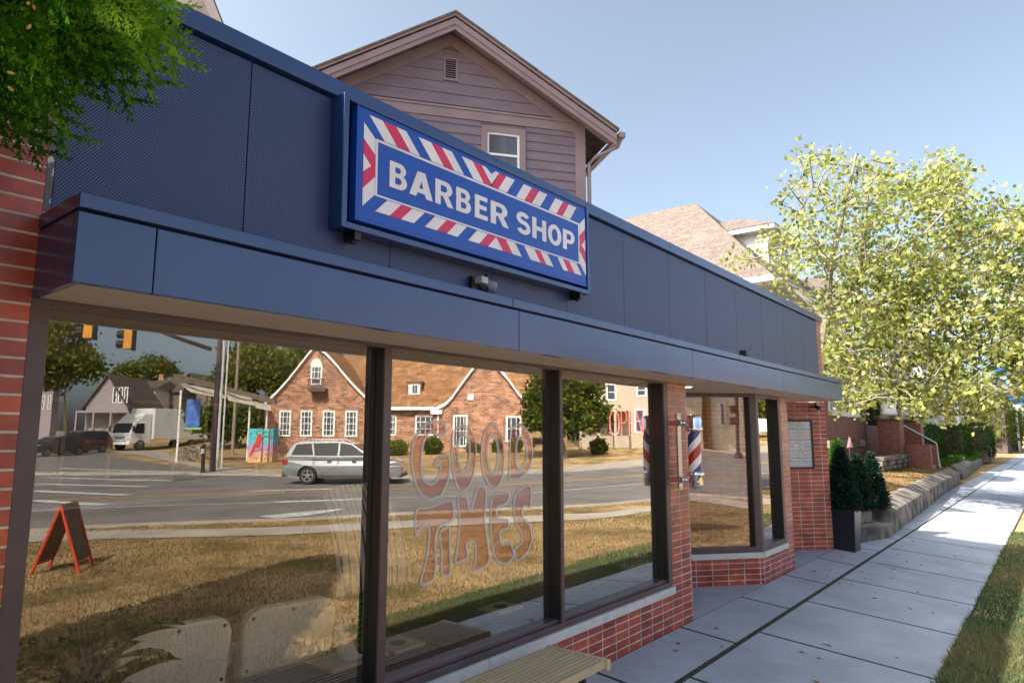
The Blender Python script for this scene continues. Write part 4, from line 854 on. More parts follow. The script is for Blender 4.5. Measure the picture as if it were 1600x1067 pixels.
m = MB(); m.obox(p0, ex_, np.array([.1, .15, 0]), Z*4.0); m.build('panel', mat('bright_blue_panel', (.02, .16, .55), rough=.5), bl); m = MB(); m.obox(p0-Z*.62-np.array([.05, .05, 0]), ex_*1.02, np.array([.2, .3, 0]), Z*.6); m.build('lower_edge', M['white'], bl)
m = MB(); m.tube([p0+ex_*.3-Z*5, p0+ex_*.3-Z*.6], .2); m.tube([p0+ex_*.8-Z*5, p0+ex_*.8-Z*.6], .2); m.build('post', M['steel'], bl)
# hedges and far bushes
M['hedge'] = leafmat('clipped_hedge_leaf', [(.012, .035, .01), (.025, .06, .015), (.05, .1, .02), (.11, .16, .03)], .25); M['bushy'] = leafmat('yellow_green_bush', [(.06, .09, .015), (.15, .18, .03), (.26, .26, .05)], .4)
def hedge(label, x0, x1, y0, y1, z0, z1, n, material='hedge', size=.09, rough=.06, group='hedges in the front gardens', name='hedge', cat='hedge'):
    t = thing(name, label, cat, ((x0+x1)/2, (y0+y1)/2, z0), group=group)
    f = RNG.integers(0, 5, n); P = np.c_[RNG.uniform(x0, x1, n), RNG.uniform(y0, y1, n), RNG.uniform(z0, z1, n)]; e_ = RNG.exponential(.07, n)
    P[f == 0, 0] = x0+e_[f == 0]; P[f == 1, 0] = x1-e_[f == 1]; P[f == 2, 1] = y0+e_[f == 2]; P[f == 3, 1] = y1-e_[f == 3]; P[f == 4, 2] = z1-e_[f == 4]
    P += RNG.normal(0, rough, P.shape); c = np.array([(x0+x1)/2, (y0+y1)/2, (z0+z1)/2]); q = (P-c)/np.array([x1-x0, y1-y0, z1-z0])*2; k_ = np.linalg.norm(q, axis=1); P = c+(P-c)*np.where(k_ > 1.35, 1.35/k_, 1)[:, None]
    leaves('foliage', P, size, M[material], t, 1.5)
    m = MB(); m.box(x0+.15, x1-.15, y0+.15, y1-.15, z0-.2, z1-.18); m.build('branches', M['bark_dark'], t); return t
hedge('broad dark clipped hedge next to the brick porch steps', 33.6, 38, 1.4, 3.2, .5, 2.2, 9000)
hedge('middle dark hedge behind the garden wall rubble', 42.5, 46, 1.0, 2.6, .4, 2.2, 7000)
hedge('boxy trimmed hedge at the far end of the low stone wall', 50.5, 56, .55, 2.2, .3, 2.5, 9000)
hedge('loose yellow green shrub mass at the far end of the pavement', 80, 110, 1.0, 7, .0, 5.5, 9000, 'bushy', .35, .5, None, 'bush', 'bush')
hedge('leafy vine bush climbing beside the grey porch', 34.2, 36, 3.0, 4.4, .8, 3.6, 4000, 'needle_y', .12, .25, None, 'vine', 'vine')
hedge('tangle of low weeds over the stone kerb wall', 33.2, 50, 0.9, 1.5, .45, .65, 5000, 'needle_y', .12, .1, None, 'weeds', 'weeds')
pr = thing('pipe_railing', 'thin metal handrail sloping down to the pavement beyond the brick porch', 'railing', (43, 1, 1)); m = MB(); a = at(1484, 661, 43); b_ = at(1548, 700, 43); m.tube([a, b_, b_-[0, 0, .8]], .03, 6); m.tube([a, a-[0, 0, 1]], .03, 6); m.build('rail', M['steel'], pr); m = MB()
# the yellow-green maple beyond the shop
mt = thing('maple_tree', 'yellow green autumn maple leaning over the pavement beyond the shop', 'tree', at(1258, 720, 20)*[1, 1, 0]+[0, 0, .5])
base = at(1258, 720, 20)*[1, 1, 0]+[0, 0, .5]
lim = [[(1284, 560, 20), (1291, 500, 20), (1296, 430, 20), (1310, 360, 20), (1330, 280, 20), (1338, 240, 20.2)], [(1291, 500, 20), (1262, 470, 20.4), (1225, 440, 20.8), (1185, 410, 21)], [(1296, 430, 20), (1262, 350, 20.6), (1245, 290, 21)],
       [(1291, 490, 20), (1340, 440, 19.6), (1390, 380, 19.2), (1420, 300, 19)], [(1290, 520, 20), (1370, 480, 19.3), (1450, 420, 18.8), (1490, 330, 18.6), (1510, 290, 18.5)], [(1288, 540, 20), (1400, 540, 19), (1480, 500, 18.4), (1560, 440, 18), (1590, 370, 18)],
       [(1400, 540, 19), (1500, 560, 18.3), (1600, 520, 17.8), (1660, 470, 17.6)], [(1286, 560, 20), (1360, 590, 19), (1430, 600, 18.3), (1520, 610, 18)], [(1340, 440, 19.6), (1352, 360, 19), (1358, 290, 18.8)]]
tk = MB(); nodes = []
tk.tube([base-[0, 0, .4], base+[0, 0, .6], at(1278, 610, 20), at(1288, 520, 20)], [.24, .2, .17, .15], 10)
for i_, l_ in enumerate(lim):
    p3 = [at(*q) for q in l_]; k_ = len(p3); r0 = .14 if i_ == 0 else .085
    tk.tube(p3, [r0*(1-.8*j_/(k_-1)) for j_ in range(k_)], 7)
    for a, b_ in zip(p3[:-1], p3[1:]): nodes += [a, (a+b_)/2]
    nodes.append(p3[-1])
poly = [(1130, 385), (1160, 362), (1196, 372), (1216, 330), (1205, 290), (1225, 270), (1262, 232), (1290, 250), (1322, 218), (1345, 230), (1352, 255), (1400, 250), (1415, 240), (1440, 262), (1480, 238), (1490, 270), (1518, 268), (1500, 305), (1530, 318), (1566, 288), (1570, 330), (1610, 318), (1680, 330), (1700, 560), (1640, 640), (1570, 625), (1530, 650), (1480, 640), (1440, 652), (1420, 630), (1380, 615), (1345, 640), (1318, 632), (1310, 600), (1288, 590), (1286, 500), (1240, 478), (1190, 445), (1150, 420)]
cx, cy = RNG.uniform(1120, 1710, 3000), RNG.uniform(210, 660, 3000); ok = inpoly(cx, cy, poly) & (RNG.uniform(0, 1, 3000) < np.clip(.04+(cx-1150)/330+(cy-330)/420, .16, 1)); cx, cy = cx[ok][:950], cy[ok][:950]
dep = 19.8-(cx-1290)/300*1.4+RNG.normal(0, 1.1, len(cx)); cs = np.array([at(a, c, d) for a, c, d in zip(cx, cy, dep)])
limbs_to(nodes, cs, tk, .02); tk.build('trunk', M['bark'], mt)
idx = RNG.integers(0, len(cs), 27000); P = cs[idx]+RNG.normal(0, 1, (27000, 3))*[.24, .24, .19]; tt = np.clip(RNG.normal(.45, .2, 27000)+RNG.normal(0, .1, len(cs))[idx], 0, 1)
leaves('crown', P, .145, M['leafgreen'], mt, 1.35, tt, -.35)
# the arborvitae hanging in at the top left
av = thing('arborvitae_tree', 'near arborvitae with flat green sprays and yellow cones hanging over the left brick wall', 'tree', (-.75, -1.3, -.1))
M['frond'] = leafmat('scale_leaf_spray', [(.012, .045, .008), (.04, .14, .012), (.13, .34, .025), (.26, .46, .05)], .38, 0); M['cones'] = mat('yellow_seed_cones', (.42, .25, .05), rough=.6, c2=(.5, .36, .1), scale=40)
tk = MB(); trunk = [np.array([-.75, -1.3, -.2]), np.array([-.7, -1.25, 2]), np.array([-.72, -1.2, 5]), np.array([-.7, -1.2, 8])]; tk.tube(trunk, [.16, .13, .08, .02], 10)
QV, QT = [], []; cn_ = MB()
def spray(o, d, nrm, L, tint, lev=0):
    n = 11 if lev == 0 else (7 if lev == 1 else 4); s_ = np.cross(d, nrm); p = o.copy(); dd = d.copy()
    for k_ in range(n):
        st_ = L/n; w_ = L*(.05 if lev == 0 else (.085 if lev == 1 else .15))*(1.1-.4*k_/n); q = p+dd*st_*1.25; jt = RNG.normal(0, .0015, 3)
        QV.append([p-s_*w_*.5, p+dd*st_*.5-s_*w_+jt, q, p+dd*st_*.5+s_*w_+jt]); QT.append(tint+RNG.normal(0, .1)+(.25 if k_ > n*.6 else 0))
        if lev < 2 and k_ >= 1:
            sg_ = 1 if k_ % 2 else -1; bd_ = dd*.78+s_*sg_*.62; bd_ /= np.linalg.norm(bd_); spray(p+dd*st_*.5, bd_, nrm, L*(.50-.3*k_/n)*(1 if lev == 0 else .8), tint, lev+1)
        p = p+dd*st_; dd = dd+np.array([0, 0, -.035])+RNG.normal(0, .04, 3); dd /= np.linalg.norm(dd)
apoly = [(-90, -90), (225, -90), (238, 0), (262, 60), (258, 100), (235, 108), (215, 130), (180, 128), (150, 160), (120, 150), (100, 195), (70, 205), (30, 195), (-90, 230)]
cnt_ = 0
while cnt_ < 105:
    x_, y_ = RNG.uniform(-90, 250), RNG.uniform(-90, 200)
    if not inpoly(np.array([x_+86]), np.array([y_+92]), apoly)[0]: continue
    d_ = RNG.uniform(1.35, 2.3); o_ = at(x_-30, y_-30, d_); dirn = RT*RNG.uniform(.35, 1.1)-UP*RNG.uniform(.25, 1.0)+FW*RNG.normal(0, .35); dirn /= np.linalg.norm(dirn)
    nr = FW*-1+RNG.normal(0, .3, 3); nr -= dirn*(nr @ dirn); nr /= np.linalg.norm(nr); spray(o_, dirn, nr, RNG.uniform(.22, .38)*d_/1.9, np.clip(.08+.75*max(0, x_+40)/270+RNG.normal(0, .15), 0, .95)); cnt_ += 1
    if cnt_ % 5 == 0: tk.tube([trunk[1]*.6+trunk[2]*.4, (o_+trunk[1])/2+[0, 0, .3], o_], [.02, .012, .003], 5, cap=False)
    if RNG.random() < .38:
        for _ in range(7): cn_.lathe([(.001, -.006), (.0032, -.002), (.0034, .003), (.001, .007)], o_+dirn*RNG.uniform(.02, .16)+RNG.normal(0, .012, 3)-FW*.02, 6, tuple(RNG.normal(size=3)))
# rest of the crown outside the picture
Pn = 45000; hz = RNG.uniform(1.4, 8, Pn); rr = (1.9*(1-(hz-1.2)/7.2)**.7)*RNG.uniform(.3, 1, Pn)**.5; aa = RNG.uniform(0, 6.283, Pn); PP = np.c_[-.72+rr*np.cos(aa), -1.25+rr*np.sin(aa), hz]
v_ = PP-CAM; zc = v_ @ FW; sx_ = np.abs(v_ @ RT/np.maximum(zc, .01)); sy_ = np.abs(v_ @ UP/np.maximum(zc, .01)); keep = ((zc < .05) | (sx_ > 1.05) | (sy_ > .85)) & (np.linalg.norm(v_, axis=1) > 1.3)
tk.build('trunk', M['bark_dark'], av); cn_.build('cones', M['cones'], av, smooth=True)
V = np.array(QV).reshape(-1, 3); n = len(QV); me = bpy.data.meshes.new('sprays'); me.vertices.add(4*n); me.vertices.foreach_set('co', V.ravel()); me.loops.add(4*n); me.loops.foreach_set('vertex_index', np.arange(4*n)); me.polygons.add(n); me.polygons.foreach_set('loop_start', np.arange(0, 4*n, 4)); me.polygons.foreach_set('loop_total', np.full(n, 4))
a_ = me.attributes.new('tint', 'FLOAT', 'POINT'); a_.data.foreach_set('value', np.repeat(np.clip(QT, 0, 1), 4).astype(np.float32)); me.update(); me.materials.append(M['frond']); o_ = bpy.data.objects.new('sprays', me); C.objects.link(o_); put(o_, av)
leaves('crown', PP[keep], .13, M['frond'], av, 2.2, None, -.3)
# ------------------------------------------------------------------ across the street (seen in the windows)
def depth_of(p): q = np.array([p[0], 2*G-p[1], p[2]]); return (q-CAM) @ FW
def plane_at(A):
    def T(px_, py_, w=0.0):
        r = sight(px_, py_)*MX; t = ((A+MD*w-CM) @ MD)/(r @ MD); return CM+r*t
    return T
# --- library-like brick building
TB = ac_g(440, 714); T = plane_at(TB)
M['tbrick'] = brick('orange_brown_brick', (.54, .24, .14), (.17, .07, .05), (.5, .38, .28), bw=.42, rh=.15, ms=.035, rough=.85, bump=.5, nscale=1.6, vary=.45, spec=.2)
M['tshingle'] = brick('tan_wood_shingles', (.42, .22, .11), (.28, .14, .07), (.17, .09, .05), bw=.55, rh=.3, ms=.05, rough=.95, bump=.7, nscale=1.2, vary=.4, spec=.1)
tb = thing('brick_building', 'orange brick building with two curved gables and a tan shingle roof reflected in the windows', 'building', TB)
def curve(p, n=2): return [tuple(q) for q in smoothline(p, n)]
gl_ = curve([(413, 630), (436, 609), (460, 582), (480, 556), (494, 540)]); gr_ = curve([(496, 540), (518, 560), (540, 588), (562, 612), (586, 634)])
hl_ = curve([(676, 639), (700, 628), (716, 606), (734, 582), (752, 560)]); hr_ = curve([(758, 560), (778, 574), (794, 592), (812, 618), (832, 636)])
m = MB()
def gable(m, left, right, base, w, d):
    P = [T(*q, w) for q in [(left[0][0], base)]+left+right+[(right[-1][0], base)]]; c0, c1 = P[0].copy(), P[-1].copy(); c0[2] = c1[2] = TB[2]-.5; P[0] = c0; P[-1] = c1
    o = P[0]; uv_ = [((p-o) @ MU, p[2]) for p in P]; m.fill(uv_[::-1], [], (o[0], o[1], 0), MU, Z, MD*d); return
gable(m, gl_, gr_, 714, 0, 7); gable(m, hl_, hr_, 714, 0, 7)
a_, b_ = T(575, 640, 1.8), T(690, 640, 1.8); c_ = T(820, 640, 1.8); z0 = TB[2]-.5; m.obox((a_[0], a_[1], z0), (c_-a_)*[1, 1, 0], MD*8, Z*(a_[2]-z0)); m.build('wall', M['tbrick'], tb)
m = MB(); e0, e1 = T(498, 637, 1.3), T(862, 637, 1.3); r0, r1 = T(520, 556, 8.5), T(858, 562, 8.5); r0[2] = r1[2] = max(r0[2], r1[2]); m.quad(e0, e1, r1, r0); m.quad(r0, r1, e1+MD*13, e0+MD*13); m.quad(e1, e1+MD*13, r1)
for L in (gl_, gr_, hl_, hr_):
    P = [T(*q, -.25)+Z*.06 for q in L]
    for a, b_ in zip(P[:-1], P[1:]): m.quad(a, b_, b_+MD*8.2, a+MD*8.2)
m.build('roof', M['tshingle'], tb)
m = MB()
for L in (gl_, gr_, hl_, hr_):
    P = [T(*q, -.3) for q in L]
    for a, b_ in zip(P[:-1], P[1:]): m.quad(a-Z*.16, b_-Z*.16, b_+Z*.08, a+Z*.08)
for q in ((580, 634), (682, 640)): p = T(*q, -.4); m.obox(p-MU*.5-Z*.3, MU*.9, MD*.5, Z*.32)
p, q = T(586, 637, 1.2), T(682, 637, 1.2); m.obox(p-Z*.15, q-p, MD*.15, Z*.25); m.tube([T(684, 642, -.1), T(684, 692, -.1)], .07, 6); m.build('bargeboard', M['white'], tb)
def twin(px0, px1, py0, py1, w, bars, nm='window'):
    o = T(px0, py1, w)-MD*.03; ex = T(px1, py1, w)-MD*.03-o; ez = T(px0, py0, w)-MD*.03-o; ez = np.array([0, 0, ez[2]]); ex[2] = 0; return window(tb, o, ex, ez, -MD, nm, w=.13, bars=bars)
for x_ in (435, 469, 504, 538.5): twin(x_, x_+19, 641, 682, 0, (3, 4))
for x_ in (603, ): twin(x_, x_+16, 648, 680, 1.8, (3, 3))
twin(648, 680, 648, 680, 1.8, (4, 3)); twin(708, 731, 648, 698, 0, (4, 2)); twin(790, 814, 650, 690, 0, (3, 2))
aw = twin(486, 504, 572, 602, 0, (3, 3), 'arched_window')
m = MB(); o = T(486, 572, -.05); w_ = np.linalg.norm(T(504, 572, -.05)-o); m.fill([(w_*.5+w_*.5*math.cos(R(a)), w_*.62*math.sin(R(a))) for a in range(0, 181, 15)], [], o, MU, Z, MD*.08); m.build('arched_head', M['white'], tb)
m = MB(); o = T(482, 612, -.9); w_ = np.linalg.norm(T(508, 612, -.9)-o); m.obox(o, MU*w_, MD*.9, Z*.3)
for k_ in range(9): m.obox(o+MU*w_*k_/9+Z*.3, MU*.05, MD*.05, Z*.6)
m.obox(o+Z*.9, MU*w_, MD*.06, Z*.06); m.build('balcony', M['bronze'], tb)
dm = MB(); o = T(638, 618, 3.0); o2 = T(656, 618, 3.0); dm.obox(o, o2-o, MD*3, Z*1.05); dq = dm.build('dormer', M['white'], tb); m = MB(); m.obox(o-MU*.2+Z*1.05-MD*.2, (o2-o)+MU*.4, MD*5, Z*.12+MU*0); m.build('dormer_roof', M['tshingle'], dq)
window(dq, o+MU*.25-MD*.03+Z*.1, (o2-o)*[1, 1, 0]*.6, Z*.8, -MD, 'dormer_window', w=.08, bars=(2, 1))
m = MB(); p = T(731, 625, -.12); m.obox(p, MU*.45, MD*.1, Z*.45); m.build('wall_lamp', M['white'], tb)
# --- cars
def car_paint(n, c, c2=None): return mat(n, c, rough=.25, metal=.5, coat=.7, c2=c2 or c, scale=1)
M['tyre'] = mat('rubber_tyre', (.015, .015, .015), rough=.8); M['autoglass'] = mat('car_glass', (.02, .02, .022), rough=.05, spec=.4); M['tail'] = mat('tail_lamp', (.35, .01, .01), rough=.2); M['headl'] = mat('head_lamp', (.6, .62, .65), rough=.08, metal=.3); M['trimb'] = mat('black_car_trim', (.03, .03, .03), rough=.6); M['plate'] = mat('number_plate', (.6, .6, .58))
def wheel(parent, x, y, r, s):
    m = MB(); m.lathe([(r*.64, .03), (r*.66, -.11), (r*.95, -.11), (r, -.08), (r, .08), (r*.95, .11), (r*.68, .11), (r*.64, .03)], (x, y, r), 28, (0, s, 0), cap=False); w = m.build('tyre', M['tyre'], parent, local=True, smooth=False); q = MB(); q.lathe([(r*.64, 0), (r*.64, .02)], (x, y, r), 24, (0, s, 0)); q.build('hub', M['trimb'], w, local=True)
    m = MB(); m.lathe([(r*.67, .06), (r*.67, .1), (r*.6, .1), (r*.56, .02)], (x, y, r), 24, (0, s, 0), cap=False); m.lathe([(r*.16, .0), (r*.16, .095), (.02, .1)], (x, y, r), 12, (0, s, 0))
    for k in range(5):
        a = 2*math.pi*k/5+.3; d = np.array([math.cos(a), 0, math.sin(a)]); t = np.array([-math.sin(a), 0, math.cos(a)]); o = np.array([x, y+s*.07, r])
        m.obox(o+d*r*.12-t*r*.09, d*r*.52, np.array([0, s*.025, 0]), t*r*.18)
    m.build('rim', M['steel'], w, local=True); return w
def car(name, label, cat, loc, rz, paint, low, green, glass, wb, r, hw, group=None, pickup=False):
    t = thing(name, label, cat, loc, rz, group); m = MB()
    hwf = lambda x: hw*(1-.09*max(0, (abs(x)-1.5)/1.0)**2)
    def arch(cx): return [(cx+(r+.07)*math.cos(R(a)), r+(r+.07)*math.sin(R(a))) for a in range(-5, 190, 15)]
    bot = [(wb[1]+r+.12, .3)]+arch(wb[1])+[(wb[1]-r-.12, .27), (wb[0]+r+.12, .27)]+arch(wb[0])+[(wb[0]-r-.12, .32)]
    out = low+bot
    from mathutils.geometry import tessellate_polygon
    tr = tessellate_polygon([[Vector((a, c, 0)) for a, c in out]]); n = len(out)
    yw = lambda x, z: hwf(x)*(1-.05*max(0, (z-.75)/.4)-.04*max(0, (.55-z)/.3))
    V = [(a, -yw(a, c), c) for a, c in out]+[(a, yw(a, c), c) for a, c in out]; F = [list(q) for q in tr]+[[i+n for i in q][::-1] for q in tr]+[[i, (i+1) % n, n+(i+1) % n, n+i] for i in range(n)]
    m.add(V, F)
    zb, zt = green[0][1], max(c for a, c in green); yg = lambda z: hw*(.93-.20*(z-zb)/(zt-zb))
    gn = len(green); V = [(a, -yg(c), c) for a, c in green]+[(a, yg(c), c) for a, c in green]; m.add(V, [list(range(gn)), [gn+i for i in range(gn)][::-1]]+[[i, gn+i, gn+(i+1) % gn, (i+1) % gn] for i in range(gn-1)])
    o = m.build('body', paint, t, local=True, bevel=.035)
    import bmesh
    bm = bmesh.new(); bm.from_mesh(o.data); bmesh.ops.recalc_face_normals(bm, faces=bm.faces); bm.to_mesh(o.data); bm.free()
    for s in (1, -1):
        for g in glass:
            mm = MB(); q = [(a, s*(yg(c)+.008), c) for a, c in g]; mm.quad(*(q if s < 0 else q[::-1])); mm.build('side_window', M['autoglass'], t, local=True)
        mm = MB(); mm.obox((green[-1][0]-.12, s*hw*.93-.02, zb+.02), (.12, 0, 0), (0, s*.22, 0), (0, 0, .14)); mm.build('wing_mirror', paint, t, local=True, bevel=.02)
        mm = MB(); mm.box(wb[0]+r+.1, wb[1]-r-.1, s*hw*.965-.02, s*hw*.965+.02, .3, .4); mm.build('sill_trim', M['trimb'], t, local=True)
        dl = MB()
        for x_ in ([-.16, .95, -1.2] if not pickup else [0, .95]): dl.box(x_-.008, x_+.008, s*hw*.985-.01, s*hw*.985+.006, .5, zb-.04)
        for x_ in (-.45, .6): dl.box(x_-.18, x_, s*hw*.965-.01, s*hw*.965+.035, zb-.2, zb-.165)
        dl.build('door_seam', M['trimb'], t, local=True)
        fx = max(a for a, c in low); rx = min(a for a, c in low)
        mm = MB(); mm.obox((fx-.42, s*hw*.62, .70), (.34, s*.02, 0), (0, s*hw*.26, 0), (.0, 0, .15)); mm.build('headlight', M['headl'], t, local=True, bevel=.02)
        mm = MB(); mm.obox((rx+.0, s*hw*.66, .85), (.22, 0, 0), (0, s*hw*.27, 0), (0, 0, .22)); mm.build('tail_light', M['tail'], t, local=True, bevel=.02)
        for x_ in wb: wheel(t, x_, s*(hw-.13), r, s)
    f = green; i0 = len(f)-2; a, b_ = f[-1], f[-2]
    for (a, b_, nm) in ((f[-1], f[-2], 'windscreen'), (f[0], f[1], 'rear_window')):
        sg = 1 if nm == 'windscreen' else -1; q = []
        for k, c in ((.08, 1), (.92, 1)):
            pass
        pa = np.array([a[0]*.93+b_[0]*.07, a[1]*.93+b_[1]*.07]); pb = np.array([a[0]*.08+b_[0]*.92, a[1]*.08+b_[1]*.92]); ya, yb = yg(pa[1])-.06, yg(pb[1])-.06; of = np.array([sg*.012, .012])
        mm = MB(); q = [(pa[0]+of[0], -ya, pa[1]+.012), (pa[0]+of[0], ya, pa[1]+.012), (pb[0]+of[0], yb, pb[1]+.012), (pb[0]+of[0], -yb, pb[1]+.012)]; mm.quad(*(q if sg > 0 else q[::-1])); mm.build(nm, M['autoglass'], t, local=True)
    mm = MB(); mm.box(fx-.1, fx+.012, -hw*.5, hw*.5, .52, .78); mm.build('grille', M['chrome'], t, local=True, bevel=.02); mm = MB(); mm.box(fx-.15, fx+.02, -hw*.85, hw*.85, .3, .46); mm.box(rx-.02, rx+.15, -hw*.9, hw*.9, .32, .55); mm.build('bumper', M['trimb'] if not pickup else M['chrome'], t, local=True, bevel=.03)
    mm = MB(); mm.box(fx+.013, fx+.022, -.16, .16, .4, .48); mm.build('number_plate', M['plate'], t, local=True)
    return t
suv_low = [(-2.42, .38), (-2.55, .5), (-2.56, .7), (-2.48, .98), (-2.44, 1.1), (1.05, 1.12), (1.3, 1.1), (2.0, 1.02), (2.35, .9), (2.52, .7), (2.54, .45), (2.42, .3)][::-1]
suv_low = [(-2.42, .38), (-2.55, .5), (-2.56, .7), (-2.5, 1.02), (-2.44, 1.17), (1.05, 1.19), (1.35, 1.17), (2.0, 1.1), (2.38, .98), (2.52, .78), (2.54, .45), (2.42, .3)]
suv_green = [(-2.44, 1.17), (-2.25, 1.55), (-2.08, 1.76), (-1.75, 1.84), (-.5, 1.86), (.1, 1.81), (.4, 1.73), (1.25, 1.18)]
suv_glass = [[(-2.2, 1.25), (-2.0, 1.7), (-1.36, 1.75), (-1.24, 1.25)], [(-1.16, 1.23), (-1.28, 1.76), (-.2, 1.78), (-.2, 1.23)], [(-.12, 1.23), (-.12, 1.78), (.34, 1.7), (1.02, 1.23)]]
pr_, pf_ = ac_g(480, 756), ac_g(605, 754); mid = (pr_+pf_)/2; wbl = np.linalg.norm((pf_-pr_)[:2])/2.95
print('SUV wheelbase scale', wbl, 'depth', depth_of(mid))
mid = ac_g(541, 755.5); mid[2] = terrain(mid[0], mid[1])+.016
su = car('parked_suv', 'silver sport utility vehicle driving along the road in front of the brick building', 'car', mid, math.atan2(MU[1], MU[0]), car_paint('silver_paint', (.24, .245, .26)), suv_low, suv_green, suv_glass, (-1.45, 1.5), .37, .98)
su.name = 'sport_utility_vehicle'; su.scale = (depth_of(mid)/29.2*.98,)*3
m = MB()
for s in (1, -1): m.tube([(-1.7, s*.6, 1.84), (-1.6, s*.6, 1.91), (-.2, s*.6, 1.91), (0, s*.6, 1.82)], .02, 6)
m.build('roof_rail', M['steel'], su, local=True)
sd_low = [(-2.3, .38), (-2.38, .55), (-2.36, .8), (-2.2, .95), (-1.5, 1.0), (1.0, .95), (1.9, .84), (2.25, .72), (2.38, .55), (2.36, .35), (2.25, .28)]
sd_green = [(-1.9, .98), (-1.3, 1.36), (-.9, 1.43), (0, 1.45), (.35, 1.4), (1.25, .94)]; sd_glass = [[(-1.35, 1.03), (-1.1, 1.32), (-.25, 1.37), (-.25, 1.02)], [(-.17, 1.02), (-.17, 1.37), (.3, 1.33), (.95, 1.0)]]
p = ac_g(84, 713); fwd = -MD*.93-MU*.2; rz_ = math.atan2(fwd[1], fwd[0]); sc = car('parked_car', 'dark saloon car with a chrome grille waiting at the crossing beside the white truck', 'car', p, rz_, car_paint('dark_car_paint', (.03, .03, .035)), sd_low, sd_green, sd_glass, (-1.35, 1.4), .33, .9, 'cars waiting in the side street')
p = ac(124, 704, 56); p[2] = terrain(p[0], p[1])+.02; car('parked_car', 'dark sport utility car queueing behind the saloon', 'car', p, rz_, car_paint('maroon_paint', (.1, .03, .03)), suv_low, suv_green, suv_glass, (-1.45, 1.5), .37, .95, 'cars waiting in the side street')
# box truck
p = ac_g(186, 705); k_ = depth_of(p)/1056*68/3.15; fwd = -MD*.93-MU*.36; bt = thing('box_truck', 'white box truck facing the crossing in the side street', 'truck', p, math.atan2(fwd[1], fwd[0])); bt.scale = (k_,)*3
m = MB()
m.add([(0, -1.05, .55), (.0, 1.05, .55), (.02, 1.05, 1.25), (.02, -1.05, 1.25), (-.35, .98, 2.1), (-.35, -.98, 2.1), (-1.7, 1.0, 2.2), (-1.7, -1.0, 2.2), (-1.7, 1.05, .55), (-1.7, -1.05, .55)], [[0, 1, 2, 3], [3, 2, 4, 5], [5, 4, 6, 7], [7, 6, 8, 9], [9, 8, 1, 0], [1, 8, 6, 4, 2], [0, 3, 5, 7, 9]]); m.add([(-.45, -.95, 2.1), (-.45, .95, 2.1), (-1.2, .95, 2.75), (-1.2, -.95, 2.75), (-1.75, .98, 2.75), (-1.75, -.98, 2.75), (-1.75, .98, 2.1), (-1.75, -.98, 2.1)], [[0, 1, 2, 3], [3, 2, 4, 5], [1, 6, 4, 2], [0, 3, 5, 7], [5, 4, 6, 7]]); m.build('cab', M['white'], bt, local=True, bevel=.04)
m = MB(); m.box(-7.2, -1.8, -1.2, 1.2, .85, 3.15); m.build('cargo_box', mat('white_truck_panel', (.62, .62, .62), c2=(.7, .7, .7)), bt, local=True, bevel=.03)
m = MB(); m.quad((.0, -.9, 1.32), (.0, .9, 1.32), (-.29, .86, 2.02), (-.29, -.86, 2.02)); m.build('windscreen', M['autoglass'], bt, local=True)
for s in (1, -1):
    m = MB(); q = [(-.3, s*1.06, 1.3), (-1.1, s*1.06, 1.3), (-1.1, s*1.04, 2.0), (-.48, s*1.03, 2.0)]; m.quad(*(q if s < 0 else q[::-1])); m.build('side_window', M['autoglass'], bt, local=True)
    m = MB(); m.box(.0, .03, s*.85-.14, s*.85+.14, .75, .95); m.build('headlight', M['headl'], bt, local=True); m = MB(); m.obox((-.15, s*1.1, 1.4), (.06, 0, 0), (0, s*.2, 0), (0, 0, .4)); m.build('wing_mirror', M['black'], bt, local=True)
    for x_ in (-.85, -5.6): wheel(bt, x_, s*.95, .4, s)
m = MB(); m.box(.0, .035, -.55, .55, .98, 1.04); m.box(.0, .035, -.55, .55, .86, .92); m.box(0, .05, -.62, .62, .7, .74); m.build('grille', M['black'], bt, local=True); m = MB(); m.box(-.05, .1, -1.08, 1.08, .45, .68); m.build('bumper', M['white'], bt, local=True, bevel=.03)
# traffic signals on a mast arm
tp = ac(331, 742, 34); tp[2] = terrain(tp[0], tp[1]); sp_ = thing('signal_mast', 'dark traffic signal pole with a long mast arm reaching over the crossing', 'signal pole', tp)
ptop = np.array([tp[0], tp[1], ac(330, 500, 34)[2]]); arm = [ac(328, 546, 34), ac(280, 530, 31.5), ac(210, 503, 28), ac(100, 462, 24)]
m = MB(); m.tube([tp, ptop], [.16, .1], 10); m.tube([arm[0]]+arm[1:], [.12, .1, .085, .06], 8); m.build('pole', M['bronze'], sp_)
m = MB(); m.obox(ac(228, 512, 29)-MU*.25, MU*.5, MD*.1, Z*.35); m.lathe([(.1, -.12), (.14, 0), (.1, .1)], ac(311, 523, 32), 12); m.build('sensor', M['black'], sp_)
M['amber'] = mat('amber_signal_housing', (.55, .22, .02), rough=.5, c2=(.62, .28, .03)); M['lensd'] = mat('unlit_lens', (.06, .02, .02), rough=.2)
def signal(label, px_, py_, d):
    o = ac(px_, py_, d); t = thing('traffic_signal', label, 'traffic light', o, math.atan2(MU[1], MU[0]), 'traffic signals over the crossing')
    m = MB(); m.box(-.16, .16, -.1, .12, -.55, .55); m.build('housing', M['amber'], t, local=True, bevel=.03); m = MB(); m.box(.17, .2, -.12, .14, -.6, .6); m.tube([(0, 0, .55), (0, 0, .9)], .03, 6); m.build('bracket', M['black'], t, local=True)
    for k in (-.36, 0, .36):
        m = MB(); m.lathe([(.15, 0), (.15, .25), (.135, .25), (.135, .0)], (-.16, 0, k), 16, (-1, 0, 0)); v = m.build('visor', M['black'], t, local=True); m = MB(); m.lathe([(.13, .0), (.06, .03)], (-.162, 0, k), 14, (-1, 0, 0)); m.build('lens', M['lensd'], v, local=True)
